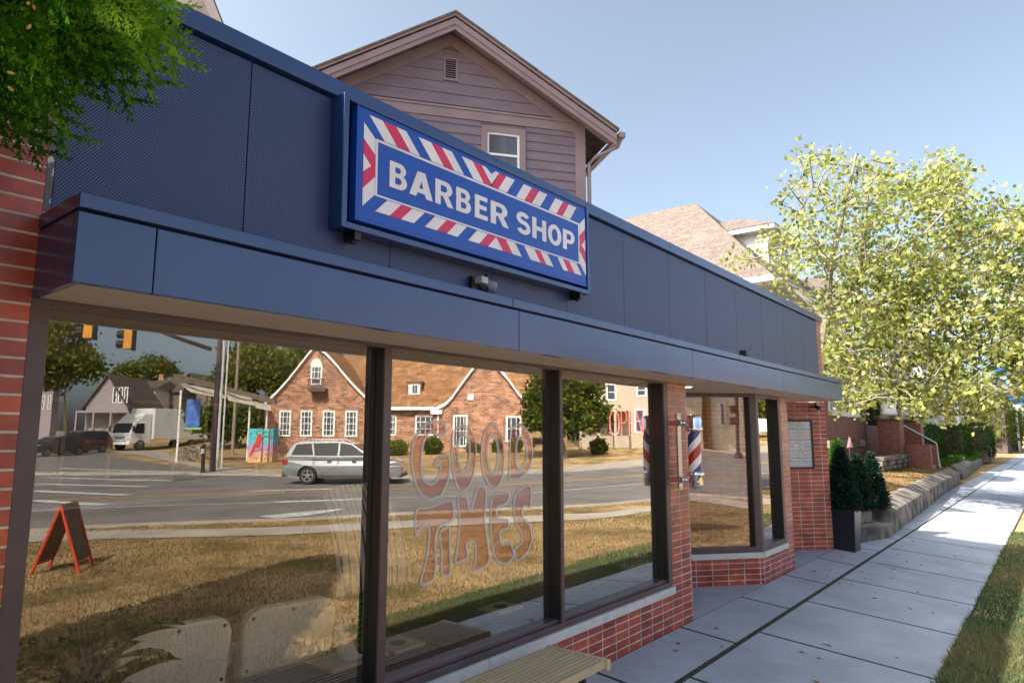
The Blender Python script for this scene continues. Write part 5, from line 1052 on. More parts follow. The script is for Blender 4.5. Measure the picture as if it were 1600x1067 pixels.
signal('amber traffic signal with black visors nearest the left window jamb', 141, 505, 23); signal('amber traffic signal with black visors hanging nearer the mast pole', 203, 524, 25)
def pole(label, b, t_, d, r, mt='steel', name='utility_pole', cat='pole'):
    p = ac(*b, d); q = ac(*t_, d); th = thing(name, label, cat, p); m = MB(); m.tube([[p[0], p[1], terrain(p[0], p[1])-.2], [p[0], p[1], q[2]]], [r, r*.8], 10)
    m.build('shaft', M[mt], th); return th, q
M['galv'] = mat('galvanised_steel', (.5, .5, .52), rough=.45, c2=(.62, .62, .63)); M['wood'] = mat('weathered_pole_wood', (.2, .16, .12), rough=.9, c2=(.3, .25, .2), stretch=(3, 3, .3), scale=6)
pole('pale galvanised pole with bands standing beside the shade sails', (338, 745), (354, 505), 35, .07, 'galv'); pole('second pale slim pole close beside the banded pole', (345, 742), (359, 500), 37, .05, 'galv')
th, q = pole('wooden utility pole with a cross arm behind the slim poles', (362, 725), (371, 470), 55, .14, 'wood'); m = MB(); m.obox(q-MU*1.2-Z*.8, MU*2.4, MD*.12, Z*.12); m.build('cross_arm', M['wood'], th)
p = ac(316, 742, 33); p[2] = terrain(p[0], p[1]); bo = thing('signal_bollard', 'short dark pedestrian button post on the street corner', 'post', p); m = MB(); m.tube([p, p+Z*1.4], .09, 10); m.lathe([(.12, 0), (.12, .1), (.09, .12)], p, 12); m.build('shaft', M['black'], bo); m = MB(); m.obox(p+Z*.95-MD*.12-MU*.07, MU*.14, MD*.04, Z*.22); m.build('button_plate', M['white'], bo)
# painted utility cabinet
p = ac_g(405, 723); k_ = depth_of(p)/1056; ca = thing('utility_cabinet', 'tall utility cabinet painted with a red bird on a teal and orange sky', 'cabinet', p); W2, H2 = 39*k_, 53*k_
def skyband():
    m, nt, b = new('painted_sunset'); N = nt.nodes; L = nt.links; tc = N.new('ShaderNodeTexCoord'); s = N.new('ShaderNodeSeparateXYZ'); L.new(tc.outputs['Generated'], s.inputs[0]); r = N.new('ShaderNodeValToRGB'); e = r.color_ramp.elements; e[0].position = 0; e[0].color = (.65, .4, .1, 1); e[1].position = 1; e[1].color = (.05, .45, .5, 1)
    for q, c in ((.3, (.6, .3, .3, 1)), (.45, (.4, .25, .5, 1)), (.62, (.1, .45, .55, 1))): x = e.new(q); x.color = c
    L.new(s.outputs[2], r.inputs[0]); L.new(r.outputs[0], b.inputs['Base Color']); b.inputs['Roughness'].default_value = .6; return m
o = p-MU*W2/2; m = MB(); m.obox(o, MU*W2, MD*1.0, Z*H2); m.build('housing', skyband(), ca, bevel=.03)
fc = lambda L, mb, k=1: mb.fill(L, [], o-MD*.006*k, MU*W2, Z*H2, MD*.004)
m = MB(); fc([(.08, .2), (.16, .18), (.28, .42), (.48, .45), (.55, .7), (.53, .82), (.46, .86), (.36, .78), (.3, .62), (.22, .5)], m, 2); m.build('painted_bird', M['red'], ca)
m = MB(); fc([(.55, .0), (.62, .0), (.60, 1), (.55, 1)], m); fc([(.1, .28), (.6, .4), (.6, .43), (.1, .31)], m, 1.5); fc([(.3, .88), (.6, .66), (.6, .69), (.32, .91)], m, 1.5); fc([(.8, 0), (.9, 0), (.88, 1), (.82, 1)], m); m.build('painted_branches', mat('painted_brown', (.16, .07, .03)), ca)
m = MB()
for q in range(16): a_, b_ = RNG.uniform(.05, .85), RNG.choice([.1, .22, .34, .75, .85, .92])+RNG.uniform(-.04, .04); fc([(a_, b_), (a_+.05, b_-.015), (a_+.1, b_+.01), (a_+.05, b_+.03)], m, 3)
m.build('painted_leaves', mat('painted_green', (.03, .16, .04)), ca)
# shade sails
M['hs2'] = mat('brown_siding', (.16, .12, .09), rough=.7, stretch=(1, 1, 8))
M['sail'] = leafmat('cream_sailcloth', [(.8, .74, .62), (.8, .74, .62)], .7); ss = thing('shade_canopy', 'row of three cream shade sails on posts beside the corner pavement', 'canopy', ac_g(345, 728))
for k, (pts) in enumerate([[(278, 598), (345, 611), (353, 623), (298, 613)], [(350, 612), (392, 622), (398, 634), (357, 626)], [(396, 627), (422, 633), (424, 642), (400, 638)]]):
    d0 = 42+3*k; P = [ac(*pts[0], d0), ac(*pts[1], d0), ac(*pts[2], d0+4), ac(*pts[3], d0+4)]; m = MB(); n = 6; V = []
    for i in range(n+1):
        for j_ in range(n+1): a_, b_ = i/n, j_/n; V.append(P[0]*(1-a_)*(1-b_)+P[1]*a_*(1-b_)+P[2]*a_*b_+P[3]*(1-a_)*b_-Z*(.12*math.sin(math.pi*a_)*math.sin(math.pi*b_)))
    m.v = [tuple(q) for q in V]; m.f = [[i*(n+1)+j_, (i+1)*(n+1)+j_, (i+1)*(n+1)+j_+1, i*(n+1)+j_+1] for i in range(n) for j_ in range(n)]; m.m = [0]*len(m.f); o_ = m.build('sail', M['sail'], ss, smooth=True); pass
for pa, pb, d0 in (((270, 588), (352, 606), 41.8), ((346, 606), (430, 628), 45)):
    m = MB(); a_, b_ = ac(*pa, d0), ac(*pb, d0+2); m.obox(a_-Z*.2, b_-a_, MD*.25, Z*.35); m.build('beam', M['hs2'], ss)
m = MB()
for q, d0 in (((283, 610), 42), ((345, 622), 43), ((390, 635), 46), ((417, 642), 49)): a_ = ac(*q, d0); m.tube([a_, [a_[0], a_[1], terrain(a_[0], a_[1])]], .07, 8)
m.build('post', M['white'], ss)
# things under the sails
bs = thing('blue_banner', 'blue painted banner hung under the first shade sail', 'banner', ac(301, 660, 45)); m = MB(); a_ = ac(289, 668, 45); m.obox(a_, MU*.95, MD*.05, Z*1.9); m.build('cloth', mat('banner_print', (.02, .06, .4), c2=(.1, .25, .6), scale=5), bs); m = MB(); m.obox(a_-Z*.12, MU*1.1, MD*.06, Z*.11); m.build('lower_band', mat('lime_band', (.3, .55, .1)), bs)
def bike(label, px_, py_, d, colr):
    o = ac(px_, py_, d); o[2] = terrain(o[0], o[1]); t = thing('bicycle', label, 'bicycle', o, math.atan2(MU[1], MU[0])+.4, 'bicycles parked under the sails'); m = MB(); m.tube([(-.5, 0, .35), (-.1, 0, .35), (.3, 0, .8), (-.2, 0, .75), (-.1, 0, .35)], .02, 6); m.tube([(-.5, 0, .35), (-.2, 0, .75)], .015, 6); m.tube([(.5, 0, .35), (.3, 0, .85), (.25, 0, 1.0)], .02, 6); m.build('frame', mat('bike_paint', colr, rough=.3), t, local=True)
    for x_ in (-.5, .5): m = MB(); m.tube([(x_+.33*math.cos(R(a)), 0, .35+.33*math.sin(R(a))) for a in range(0, 361, 20)], .022, 6); m.build('wheel', M['tyre'], t, local=True)
    m = MB(); m.box(-.32, -.08, -.07, .07, .8, .86); m.build('saddle', M['black'], t, local=True); m = MB(); m.tube([(.25, -.28, 1.02), (.25, .28, 1.02)], .015, 6); m.build('handlebar', M['black'], t, local=True)
bike('blue bicycle at the outer end of the rack by the sail post', 293, 700, 44, (.03, .06, .3)); bike('white bicycle in the middle of the rack', 306, 698, 46, (.5, .5, .5)); bike('dark green bicycle nearest the signal pole', 318, 696, 48, (.03, .1, .05))
# sandwich board on the lawn
z_ = -.17; bA, bB, bC, bD = [np.array([a, c, z_]) for a, c in ((3.45, -8.40), (3.92, -7.98), (3.80, -8.82), (4.27, -8.45))]; tN = (bA+bB)/2+Z*.93; tF = (bC+bD)/2+Z*.93
sb = thing('sandwich_board', 'red framed sandwich board with chalk drawings standing on the dry lawn', 'sign', (bA+bD)/2)
M['redframe'] = mat('bright_red_frame', (.55, .05, .015), rough=.4)
for q0, q1, t0, t1 in ((bA, bC, tN, tF), (bB, bD, tN, tF)):
    m = MB()
    for a_, b_ in ((q0, t0), (q1, t1), (q0*.85+t0*.15, q1*.85+t1*.15), (t0, t1)): m.tube([a_, b_], .022, 6)
    f_ = m.build('frame', M['redframe'], sb); m = MB(); a_, b_, c_, d_ = q0*.84+t0*.16, q1*.84+t1*.16, q1*.03+t1*.97, q0*.03+t0*.97; nn_ = np.cross(b_-a_, d_-a_); nn_ /= np.linalg.norm(nn_); m.prism([a_, b_, c_, d_], nn_*.012); m.build('panel', mat('brown_chalk_panel', (.16, .09, .05), rough=.7, c2=(.3, .24, .2), scale=18, ramp=(.55, .6)), f_)
# houses of the side street
M['hs1'] = mat('mauve_grey_siding', (.27, .23, .25), rough=.7, stretch=(1, 1, 8)); M['roofd'] = M['shingle']
def simplehouse(label, x0, x1, yb, ye, ya, d, wallm, wins=(), dp=8, roofm='shingle', front_gable=True, chim=None, porch=None, name='house', grp='houses along the side street'):
    A = ac((x0+x1)/2, yb, d); Th = plane_at(A); t = thing(name, label, 'house', A, group=grp); m = MB(); zb = terrain(A[0], A[1])-.6
    l, r_ = Th(x0, ye), Th(x1, ye); ap = Th((x0+x1)/2, ya); z1 = (l[2]+r_[2])/2; w = np.linalg.norm((r_-l)[:2]); o = np.array([l[0], l[1], 0])
    if front_gable:
        m.fill([(0, zb), (w, zb), (w, z1), (w/2, ap[2]), (0, z1)], [], o, MU, Z, MD*dp); m.build('wall', wallm, t); m = MB()
        for s in (0, 1):
            e = o+MU*(w*s+(.4 if s else -.4))+Z*(z1-.3*(ap[2]-z1)/(w/2)*1.3)-MD*.4; k = o+MU*w/2+Z*(ap[2]+.02)-MD*.4; q = [e, k, k+MD*(dp+.8), e+MD*(dp+.8)]; m.quad(*(q if s == 0 else q[::-1])); q2 = [p_+Z*.18 for p_ in q]; m.quad(*(q2[::-1] if s == 0 else q2)); m.quad(e, e+Z*.18, k+Z*.18, k)
    else:
        m.obox(o+Z*zb, MU*w, MD*dp, Z*(z1-zb)); m.build('wall', wallm, t); m = MB(); e0, e1 = o+MU*-.4+Z*(z1-.1)-MD*.5, o+MU*(w+.4)+Z*(z1-.1)-MD*.5; k0, k1 = o+MU*.2+MD*dp/2+Z*ap[2], o+MU*(w-.2)+MD*dp/2+Z*ap[2]; m.quad(e0, e1, k1, k0); m.quad(k0, k1, e1+MD*(dp+1), e0+MD*(dp+1)); m.quad(e1, e1+MD*(dp+1), k1); m.quad(e0, k0, e0+MD*(dp+1))
    rf = m.build('roof', M[roofm], t)
    for (a_, c_, b_, d_) in wins:
        p_, q_, r2 = Th(a_, d_), Th(c_, d_), Th(a_, b_); window(t, p_-MD*.04, (q_-p_)*[1, 1, 0], Z*(r2[2]-p_[2]), -MD, w=.12, bars=(1, 2))
    if chim:
        c = Th(chim[0], chim[1], 3); m = MB(); m.obox(c-MU*.35-Z*3, MU*.7, MD*.7, Z*3); m.build('chimney', M['tbrick'], rf)
    if porch:
        p_, q_ = Th(porch[0], porch[2], -2), Th(porch[1], porch[2], -2); m = MB(); m.obox(p_, (q_-p_)*[1, 1, 0], MD*2, Z*.25); pw = np.linalg.norm((q_-p_)[:2])
        for k in range(4): m.obox(p_+MU*(pw-.2)*k/3-Z*(p_[2]-zb-.6), MU*.2, MD*.2, Z*(p_[2]-zb-.6))
        m.build('porch', M['white'] if porch[3] else wallm, t)
    return t
simplehouse('mauve gabled house with three attic windows over a brown porch roof', 135, 200, 708, 634, 588, 82, M['hs1'], [(176, 183, 605, 630), (185, 192, 605, 630), (194, 200, 605, 630)], porch=(118, 202, 645, 0))
simplehouse('white two storey house wing beside the mauve gable', 200, 243, 704, 606, 592, 92, M['wsiding'], [(204, 213, 618, 632)], front_gable=False)
simplehouse('dark brown house with a red brick chimney behind the truck', 226, 282, 700, 612, 586, 96, M['hs2'], [(236, 252, 622, 640)], front_gable=False, chim=(252, 585))
simplehouse('shaded grey house at the left edge of the window', 58, 84, 708, 605, 590, 84, M['hs1'], [(64, 69, 618, 640), (74, 79, 618, 640)], front_gable=False, dp=1.2)
simplehouse('brown house with chimney beyond the shade sails', 262, 330, 700, 615, 585, 100, M['hs2'], [(290, 298, 630, 650)], chim=(296, 596))
# beige clapboard house at the right of the windows
M['beige'] = mat('beige_clapboard', (.36, .29, .22), rough=.7, c2=(.4, .33, .26), stretch=(1, 1, 9), scale=3, bump=.3, bscale=3)
bg_ = simplehouse('large beige clapboard house with white framed windows across the road', 905, 1045, 697, 588, 560, 52, M['beige'], [(947, 963, 599, 626), (994, 1010, 599, 620), (1038, 1044, 600, 622), (952, 968, 645, 678), (992, 1009, 639, 676)], front_gable=False, porch=(905, 990, 642, 0), grp=None)
simplehouse('plain tan house set further right behind a picket fence', 1085, 1185, 690, 600, 575, 75, M['beige'], [(1110, 1120, 620, 650)], front_gable=False, grp=None)
pf = thing('picket_fence', 'white picket fence in front of leafy bushes across the road', 'fence', ac(1205, 668, 60)); m = MB(); a_ = ac(1183, 674, 60)
for k in range(34): m.obox(a_+MU*.16*k, MU*.1, MD*.03, Z*RNG.uniform(1.1, 1.18))
m.obox(a_+Z*.3+MD*.03, MU*5.6, MD*.04, Z*.1); m.obox(a_+Z*.85+MD*.03, MU*5.6, MD*.04, Z*.1); m.build('pickets', M['white'], pf)
# trees and shrubs across the street
M['ev'] = leafmat('dark_evergreen', [(.015, .035, .008), (.05, .08, .012), (.14, .17, .025), (.22, .22, .04)], .3); M['mid'] = leafmat('mid_green_leaf', [(.03, .06, .015), (.09, .13, .025), (.18, .2, .04), (.25, .22, .05)], .35)
def tree_ac(label, b, d, h, blobs, n, size, material, **k):
    o = ac(*b, d); o[2] = terrain(o[0], o[1]); s = d/1056; B_ = []
    for (px_, py_, rx, ry) in blobs:
        c = ac(px_, py_, d); q = c-o; B_.append((q[0], q[1], q[2], rx*s, rx*s*.9, ry*s))
    return blobtree('tree', label, o, h, B_, n, size, material, M['bark_dark'], **k)
tree_ac('broad yellow green evergreen in front of the beige house', (884, 704), 44, 3.2, [(850, 610, 24, 30), (905, 610, 34, 34), (850, 650, 26, 22), (920, 650, 30, 22), (880, 590, 26, 26), (885, 665, 22, 14)], 11000, .34, M['ev'], cl=150, elong=2, up=-.2)
tree_ac('yellowing tree over the shaded house at the left of the window', (105, 705), 58, 5, [(95, 545, 36, 40), (120, 570, 28, 24), (75, 585, 22, 30)], 6000, .45, M['bushy'], cl=90, group='trees behind the side street')
tree_ac('dark rounded tree behind the white house wing', (205, 690), 120, 9, [(205, 585, 22, 16), (240, 580, 18, 20)], 3000, .6, M['mid'], cl=60, group='trees behind the side street')
tree_ac('tall green tree behind the brown chimney house', (262, 690), 125, 10, [(258, 585, 16, 16)], 2000, .6, M['mid'], cl=40, group='trees behind the side street')
tree_ac('large rounded green tree left of the brick gable', (395, 700), 75, 6, [(400, 570, 42, 34), (440, 585, 36, 30), (370, 600, 36, 26)], 8000, .5, M['mid'], cl=110, group='trees behind the brick building')
tree_ac('taller sparse tree directly behind the brick gable', (470, 700), 90, 9, [(462, 556, 28, 22), (500, 545, 30, 16)], 3500, .5, M['mid'], cl=60, group='trees behind the brick building')
tree_ac('dark hedge like trees under the shade sails', (372, 708), 62, 2, [(350, 660, 26, 22), (395, 655, 26, 24), (320, 655, 22, 20)], 5000, .4, M['ev'], cl=80)
tree_ac('leafy tree behind the white picket fence', (1205, 690), 66, 3, [(1195, 625, 26, 26), (1220, 640, 24, 26), (1205, 650, 30, 18)], 4500, .4, M['mid'], cl=80)
def bush(label, px_, py_, d, rx, ry, n, material='ev', size=.2):
    o = ac(px_, py_, d); s = d/1056; zt = o[2]; o[2] = terrain(o[0], o[1]); t = thing('shrub', label, 'shrub', o, group='shrubs along the brick building'); dd = RNG.normal(size=(n, 3)); dd /= np.linalg.norm(dd, axis=1)[:, None]; P = o+[0, 0, ry*s]+dd*(RNG.uniform(.5, 1, n)**.4)[:, None]*[rx*s, rx*s, ry*s]*(1+.15*np.sin(dd[:, :1]*9)); leaves('foliage', P, size, M[material], t)
    m = MB(); m.tube([o, o+[0, 0, ry*s]], .06, 6); m.build('stem', M['bark_dark'], t)
dT = depth_of(TB)
bush('rounded shrub with yellow tips left of the big lattice window', 620, 708, dT-1.5, 16, 12, 1500, 'bushy'); bush('dark shrub under the wide lattice window', 676, 708, dT-1.5, 14, 13, 1500); bush('small shrub left of the tall white window', 740, 710, dT-1.5, 10, 8, 800, 'bushy'); bush('small clipped shrub beside the second gable door', 776, 708, dT-1.5, 7, 9, 700); bush('reddish shrub at the corner of the second gable', 806, 706, dT-2, 9, 11, 900, 'bushy'); bush('dark shrub at the foot of the first gable', 560, 712, dT-1.5, 12, 8, 900)
bush('dark shrub beside the beige house steps', 935, 706, 46, 13, 12, 1200)
# seen in the angled entrance window
PB = A1-N1*.07
def refl(p, v=False): 
    n = N1; return p-2*n*((p-(0 if v else PB)) @ n)
def bay(px_, py_, d): return refl(CAM)+d*refl(sight(px_, py_), True)
vd = refl(FW*[1, 1, 0], True); vd /= np.linalg.norm(vd); vu = refl(RT, True); vu[2] = 0; vu /= np.linalg.norm(vu)
o = bay(1060, 688, 52); zb = terrain(o[0], o[1])-.5; k_ = 52/1056
ch = thing('cream_house', 'cream clapboard house with a mustard corner panel across the junction', 'house', o); M['cream'] = mat('cream_clapboard', (.75, .62, .44), rough=.7, c2=(.8, .68, .5), stretch=(1, 1, 9), scale=3); M['must'] = mat('mustard_panel', (.34, .22, .06), rough=.7)
def bx_(mb, xa, xb, ya, yb, w, dpt, lo=None):
    a_, b_ = bay(xa, yb, 52)+vd*w, bay(xb, ya, 52)+vd*w; z0, z1 = (a_[2] if lo is None else lo), b_[2]; ex = (b_-a_)*[1, 1, 0]; q = np.cross(ex, vd); ev = vd*dpt
    if q[2] < 0: mb.obox((a_[0]+ex[0], a_[1]+ex[1], z0), -ex, ev, Z*(z1-z0))
    else: mb.obox((a_[0], a_[1], z0), ex, ev, Z*(z1-z0))
m = MB(); bx_(m, 1000, 1094, 560, 688, 0, 8, zb); bx_(m, 1109, 1178, 560, 688, -.4, 8, zb); m.build('wall', M['cream'], ch); m = MB(); bx_(m, 1094, 1109, 560, 688, .3, 7, zb); m.build('corner_panel', M['must'], ch)
m = MB(); bx_(m, 990, 1190, 552, 560, -1, 10); m.build('roof', M['shingle'], ch)
for xa, xb, ya, yb, w in ((1073, 1087, 630, 668, 0), (1119, 1130, 629, 666, -.4)):
    m = MB(); bx_(m, xa, xb, ya, yb, w-.05, .06); f_ = m.build('window', M['white'], ch); m = MB(); bx_(m, xa+2.5, xb-2.5, ya+3, yb-3, w-.06, .02); m.build('pane', M['dim'], f_)
o = bay(1154, 710, 44); o[2] = terrain(o[0], o[1]); sp2 = thing('signal_pole', 'black signal pole with stacked pedestrian heads on the far kerb', 'signal pole', o); m = MB(); m.tube([o, o+Z*6], .12, 8); m.lathe([(.3, 0), (.25, .3), (.14, .4)], o, 12); m.build('shaft', M['black'], sp2)
for py_ in (610, 637, 655):
    a_ = bay(1147, py_, 43.7); m = MB(); m.obox(a_-vu*.22-Z*.35, vu*.44, vd*.3, Z*(.9 if py_ == 610 else .5)) if np.cross(vu, vd)[2] > 0 else m.obox(a_+vu*.22-Z*.35, -vu*.44, vd*.3, Z*(.9 if py_ == 610 else .5)); m.build('signal_head', M['black'], sp2)
# ------------------------------------------------------------------ in front of and inside the windows
M['slat'] = mat('pale_oak_slats', (.48, .36, .21), rough=.55, c2=(.6, .46, .29), scale=6, stretch=(.4, 9, 9), bump=.1)
be = thing('slatted_bench', 'low slatted oak bench with black legs under the middle window', 'bench', (3.0, -.42, -.03))
m = MB(); x0, x1, zt = 1.9, 3.83, .40
for k in range(12): y = -.625+k*.0375; m.box(x0, x1-.045, y, y+.024, zt-.045, zt)
m.build('seat_slat', M['slat'], be, bevel=.003); m = MB(); m.box(x1-.042, x1, -.64, -.17, zt-.06, zt+.002); m.build('end_rail', M['slat'], be, bevel=.003)
for x_, y_ in ((3.62, -.56), (3.62, -.24), (2.1, -.56), (2.1, -.24)): m = MB(); m.tube([(x_, y_, zt-.05), (x_+.03, y_-(.02 if y_ < -.4 else -.02), terrain(0, y_))], [.026, .016], 10); m.build('leg', M['black'], be)
M['cream_v'] = mat('cream_vinyl', (.8, .72, .6), rough=.45, c2=(.84, .76, .64), scale=3)
def chair(label, x, y, rz):
    t = thing('waiting_chair', label, 'chair', (x, y, 0), rz, 'cream waiting chairs with their backs to the window'); m = MB(); V = []; prof = []
    for s, zz in ((-.28, .38), (-.29, .70), (-.26, .765), (-.2, .79), (.2, .79), (.26, .765), (.29, .70), (.28, .38)): prof.append((s, zz))
    m.fill(prof[::-1][::1], [], (0, 0, 0), (1, 0, 0), (0, -.12, 1), (0, .09, 0)); b_ = m.build('backrest', M['cream_v'], t, local=True, bevel=.022)
    m = MB()
    for s, zz in ((-.24, .74), (0, .755), (.24, .74), (-.25, .45), (.25, .45)): m.lathe([(.011, 0), (.008, .006)], (s, -zz*.12-.001, zz), 8, (0, -1, 0))
    m.build('screw', M['black'], b_, local=True)
    m = MB(); m.box(-.28, .28, 0.02, .55, .36, .46); m.build('seat', M['cream_v'], t, local=True, bevel=.03); m = MB(); m.box(-.05, .05, .2, .3, .02, .36); m.box(-.25, .25, .1, .5, .0, .03); m.build('base', M['chrome'], t, local=True)
    for s in (-1, 1): m = MB(); m.tube([(s*.31, .05, .42), (s*.33, .05, .62), (s*.33, .35, .62), (s*.31, .4, .42)], .018, 8); m.build('armrest', M['chrome'], t, local=True)
    return t
c0 = chair('cream vinyl waiting chair next to the large leafy plant', 1.82, .86, -.12); dup(c0, (2.47, .80, 0), -.14, 'cream vinyl waiting chair next to the white plant pot')
M['leafd'] = leafmat('rubber_plant_leaf', [(.006, .02, .008), (.015, .05, .015), (.04, .1, .02), (.2, .3, .04)], .15)
def bigleaf(mb, o, d, L, w, droop=.5, n=6):
    o = np.array(o, float); d = np.array(d, float); d /= np.linalg.norm(d); s = np.cross(d, Z); s /= np.linalg.norm(s); p = o.copy(); V = []
    for k in range(n+1):
        t_ = k/n; ww = w*math.sin(math.pi*min(1, t_*.93+.05))**.8*(1 if t_ < .98 else 0); V += [p-s*ww, p-Z*ww*.15, p+s*ww]; p = p+d*L/n; d = d+np.array([0, 0, -droop/n]); d /= np.linalg.norm(d)
    mb.add(V, [f for k in range(n) for f in ([k*3, k*3+1, k*3+4, k*3+3], [k*3+1, k*3+2, k*3+5, k*3+4])])
hp = thing('house_plant', 'large dark leafy rubber plant inside the corner of the first window', 'plant', (1.28, .55, 0)); m = MB(); st_ = MB()
for k in range(46):
    a = k*2.4; h_ = .35+.62*k/46; o = np.array([1.28+.1*math.cos(a), .55+.1*math.sin(a), h_]); bigleaf(m, o, (math.cos(a), math.sin(a), .55), RNG.uniform(.24, .36), RNG.uniform(.05, .075), 1.0); st_.tube([(1.28, .55, h_-.15), o], .008, 5)
o_ = m.build('leaves', M['leafd'], hp); at_ = o_.data.attributes.new('tint', 'FLOAT', 'POINT'); at_.data.foreach_set('value', RNG.uniform(0, .8, len(o_.data.vertices)).astype(np.float32)); st_.tube([(1.28, .55, .2), (1.28, .55, .95)], .015, 6); st_.build('stem', M['bark_dark'], hp); m = MB(); m.lathe([(.12, 0), (.17, .3), (.16, .3), (.15, .26)], (1.28, .55, .0), 20); m.build('pot', mat('dark_pot', (.03, .03, .03)), hp)
lp = thing('potted_plant', 'single veined anthurium leaf in a white pot on the window ledge', 'plant', (2.72, .50, .46)); m = MB(); m.lathe([(.07, 0), (.1, .15), (.1, .17), (.09, .17), (.085, .14)], (2.72, .50, .462), 24); m.build('pot', M['white'], lp, smooth=False)
m = MB(); n = 14; ctr = np.array([2.66, .33, .86]); ax = np.array([.02, .03, -1.]); sx = np.array([.97, -.2, 0]); L_ = .34
V = []; F = []
for k in range(n+1):
    t_ = k/n; ww = .085*(math.sin(math.pi*(t_*.9+.1))**.7)*(1 if 0 < t_ < 1 else .1); p_ = ctr+ax*L_*t_; V += [p_-sx*ww-[0, .01, 0], p_-[0, -.01, 0], p_+sx*ww-[0, .01, 0]]
for k in range(n): F += [[k*3, k*3+1, k*3+4, k*3+3], [k*3+1, k*3+2, k*3+5, k*3+4]]
m.add(V, F); m.build('leaf', mat('dark_velvet_leaf', (.01, .035, .01), rough=.4, c2=(.02, .06, .015)), lp); m = MB(); m.tube([ctr-[0, .012, 0], ctr+ax*L_*.95-[0, .012, 0]], .004, 5)
for k in range(1, 9):
    for s in (-1, 1): a_ = ctr+ax*L_*k/10-[0, .012, 0]; m.tube([a_, a_+sx*s*.07*(1-.06*k)+ax*.02-[0, .006, 0]], .002, 4)
m.build('veins', mat('pale_vein', (.2, .35, .08)), lp); m = MB(); m.tube([(2.72, .5, .6), (2.70, .42, .82), ctr], .005, 5); m.build('stalk', M['leafd'], lp)
def wood(label, x, y, w, d, z=.441):
    t = thing('wooden_board', label, 'board', (x, y, z), group='wooden boards on the window ledge'); m = MB(); m.box(x, x+w, y, y+d, z, z+.022); m.build('slab', M['slat'], t, bevel=.004); m = MB(); m.lathe([(.05, 0), (.055, .006), (.03, .008)], (x+w*.5, y+d*.5, z+.0225), 20); m.build('pad', M['black'], t)
wood('wooden board under the white plant pot on the ledge', 2.5, .38, .42, .26); wood('small wooden board with papers right of the painted lettering', 4.05, .45, .3, .22); wood('wooden board with a coaster just right of the first mullion', 2.95, .36, .26, .24)
M['stripe'] = None
def stripes():
    m, nt, b = new('striped_cape_cloth'); N = nt.nodes; L = nt.links; tc = N.new('ShaderNodeTexCoord'); w_ = N.new('ShaderNodeTexWave'); w_.inputs['Scale'].default_value = 5.5; w_.inputs['Distortion'].default_value = .4; L.new(tc.outputs['Object'], w_.inputs[0]); r = N.new('ShaderNodeValToRGB'); e = r.color_ramp.elements; e[0].position = .12; e[0].color = (.02, .03, .06, 1); e[1].position = .2; e[1].color = (.6, .58, .55, 1); L.new(w_.outputs['Fac'], r.inputs[0]); L.new(r.outputs[0], b.inputs['Base Color']); b.inputs['Roughness'].default_value = .9; return m
bc = thing('barber_chair', 'black barber chair draped with a striped barber cape inside the first window', 'chair', (3.9, 2.0, 0)); m = MB(); m.lathe([(.3, 0), (.3, .03), (.06, .06), (.06, .4)], (3.9, 2.0, .005), 20); m.build('base', M['chrome'], bc); m = MB(); m.box(3.6, 4.2, 1.75, 2.3, .42, .58); m.box(3.62, 4.18, 2.25, 2.4, .58, 1.25); m.build('seat', mat('black_vinyl', (.02, .02, .02), rough=.35), bc, bevel=.05)
m = MB(); V = []; n1, n2 = 26, 10
for i in range(n1+1):
    for j_ in range(n2+1): a = -.36+.72*i/n1; h_ = j_/n2; V.append((3.9+a*(1+.12*(1-h_)), 1.68-.05*math.sin(i*1.1)*(1-h_)+.3*h_**2, .5+.85*h_-.1*(abs(a)/.36)**3*h_))
m.v = V; m.f = [[i*(n2+1)+j_, (i+1)*(n2+1)+j_, (i+1)*(n2+1)+j_+1, i*(n2+1)+j_+1] for i in range(n1) for j_ in range(n2)]; m.m = [0]*len(m.f); o_ = m.build('cape', stripes(), bc, smooth=True)
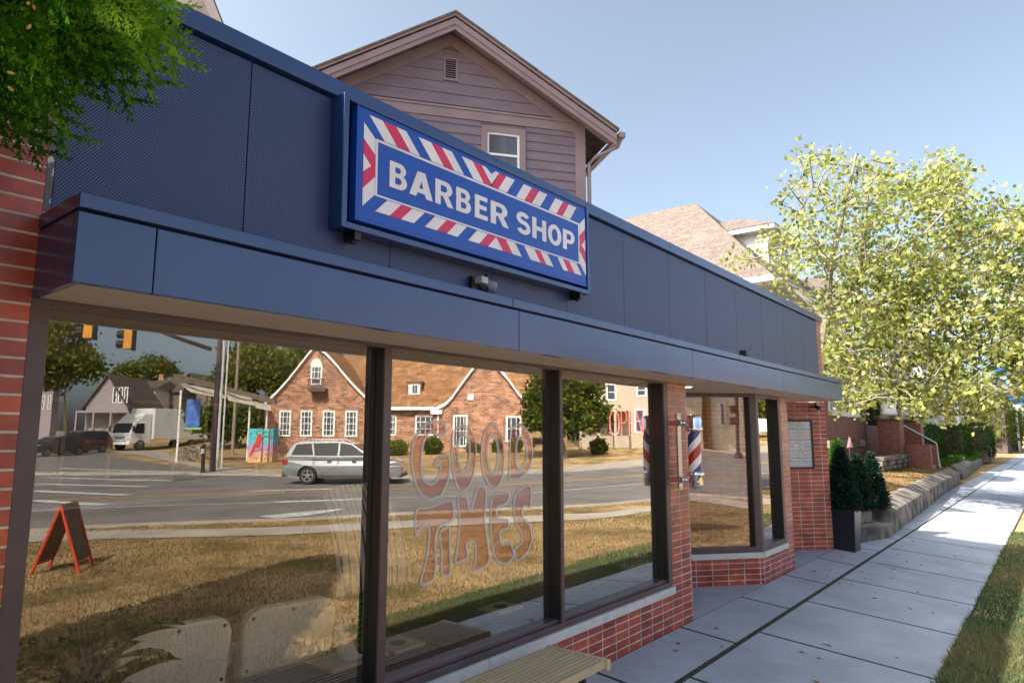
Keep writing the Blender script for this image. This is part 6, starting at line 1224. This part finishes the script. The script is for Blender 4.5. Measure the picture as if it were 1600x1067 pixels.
# counters and mirrors along the back wall
ct = thing('barber_counter', 'long wooden barber counter with framed mirrors along the inside back wall', 'counter', (3.3, 6.7, 0)); m = MB(); m.box(.6, 6.0, 6.4, 6.99, .0, .9); m.build('cabinet', M['int_floor'], ct); m = MB(); m.box(.58, 6.02, 6.36, 6.99, .901, .94); m.build('worktop', M['white'], ct)
for x_ in (.9, 2.3, 3.7, 5.0):
    m = MB(); m.frame((x_, 6.93, 1.15), (.9, 0, 0), (0, 0, 1.1), (0, .05, 0), .05); f_ = m.build('mirror_frame', M['slat'], ct); m = MB(); m.box(x_+.05, x_+.85, 6.96, 6.98, 1.2, 2.2); m.build('mirror', M['dim'], f_)
for k, (x_, z_, w_, h_) in enumerate(((.205, 1.5, .5, .7), (.205, 1.4, .4, .5), (.205, 1.6, .6, .5))):
    y_ = 2.2+1.3*k; po = thing('wall_picture', ['blue framed picture nearest the window on the inner side wall', 'small pale picture in the middle of the inner side wall', 'wide red toned picture at the back of the inner side wall'][k], 'picture', (x_, y_, z_)); m = MB(); m.frame((x_+.03, y_, z_), (0, w_, 0), (0, 0, h_), (-.028, 0, 0), .03); m.build('frame', M['black'], po); m = MB(); m.box(x_+.002, x_+.012, y_+.03, y_+w_-.03, z_+.03, z_+h_-.03); m.build('print', mat('print_art', [(.1, .16, .4), (.5, .48, .42), (.4, .1, .08)][k], c2=[(.4, .45, .55), (.3, .28, .25), (.5, .4, .3)][k], scale=6), po)
# OPEN tube sign behind the right-hand pane
nz_ = thing('open_sign', 'red tube OPEN sign hanging behind the right hand window pane', 'sign', at_y(978, 660, .16)); M['neon'] = mat('red_neon_tube', (1, .12, .1), emit=1.3, c2=(1, .12, .1)); nb = MB()
q0, q1 = at_y(952, 640, .16), at_y(1006, 677, .16); wN = q1[0]-q0[0]; zb_, hN = at_y(952, 680, .16)[2], .155
hN = at_y(952, 640, .16)[2]-zb_
def stroke(L, x0, w_): nb.tube([(q0[0]+wN*(x0+w_*a), .16, zb_+hN*c) for a, c in L], .0045, 6)
stroke([(.5+.5*math.cos(R(a)), .5+.5*math.sin(R(a))) for a in range(90, 451, 20)], 0, .27); stroke([(0, 0), (0, 1), (.6, 1), (.95, .88), (.95, .62), (.6, .5), (0, .5)], .33, .16); stroke([(1, 0), (0, 0), (0, 1), (1, 1)], .56, .14); stroke([(0, .5), (.8, .5)], .56, .14); stroke([(0, 0), (0, 1), (1, 0), (1, 1)], .78, .2)
nb.build('tube', M['neon'], nz_); m = MB(); m.tube([(q0[0], .17, zb_+hN), (q0[0], .17, 2.26)], .002, 4); m.tube([(q1[0], .17, zb_+hN), (q1[0], .17, 2.26)], .002, 4); m.build('wire', M['black'], nz_)
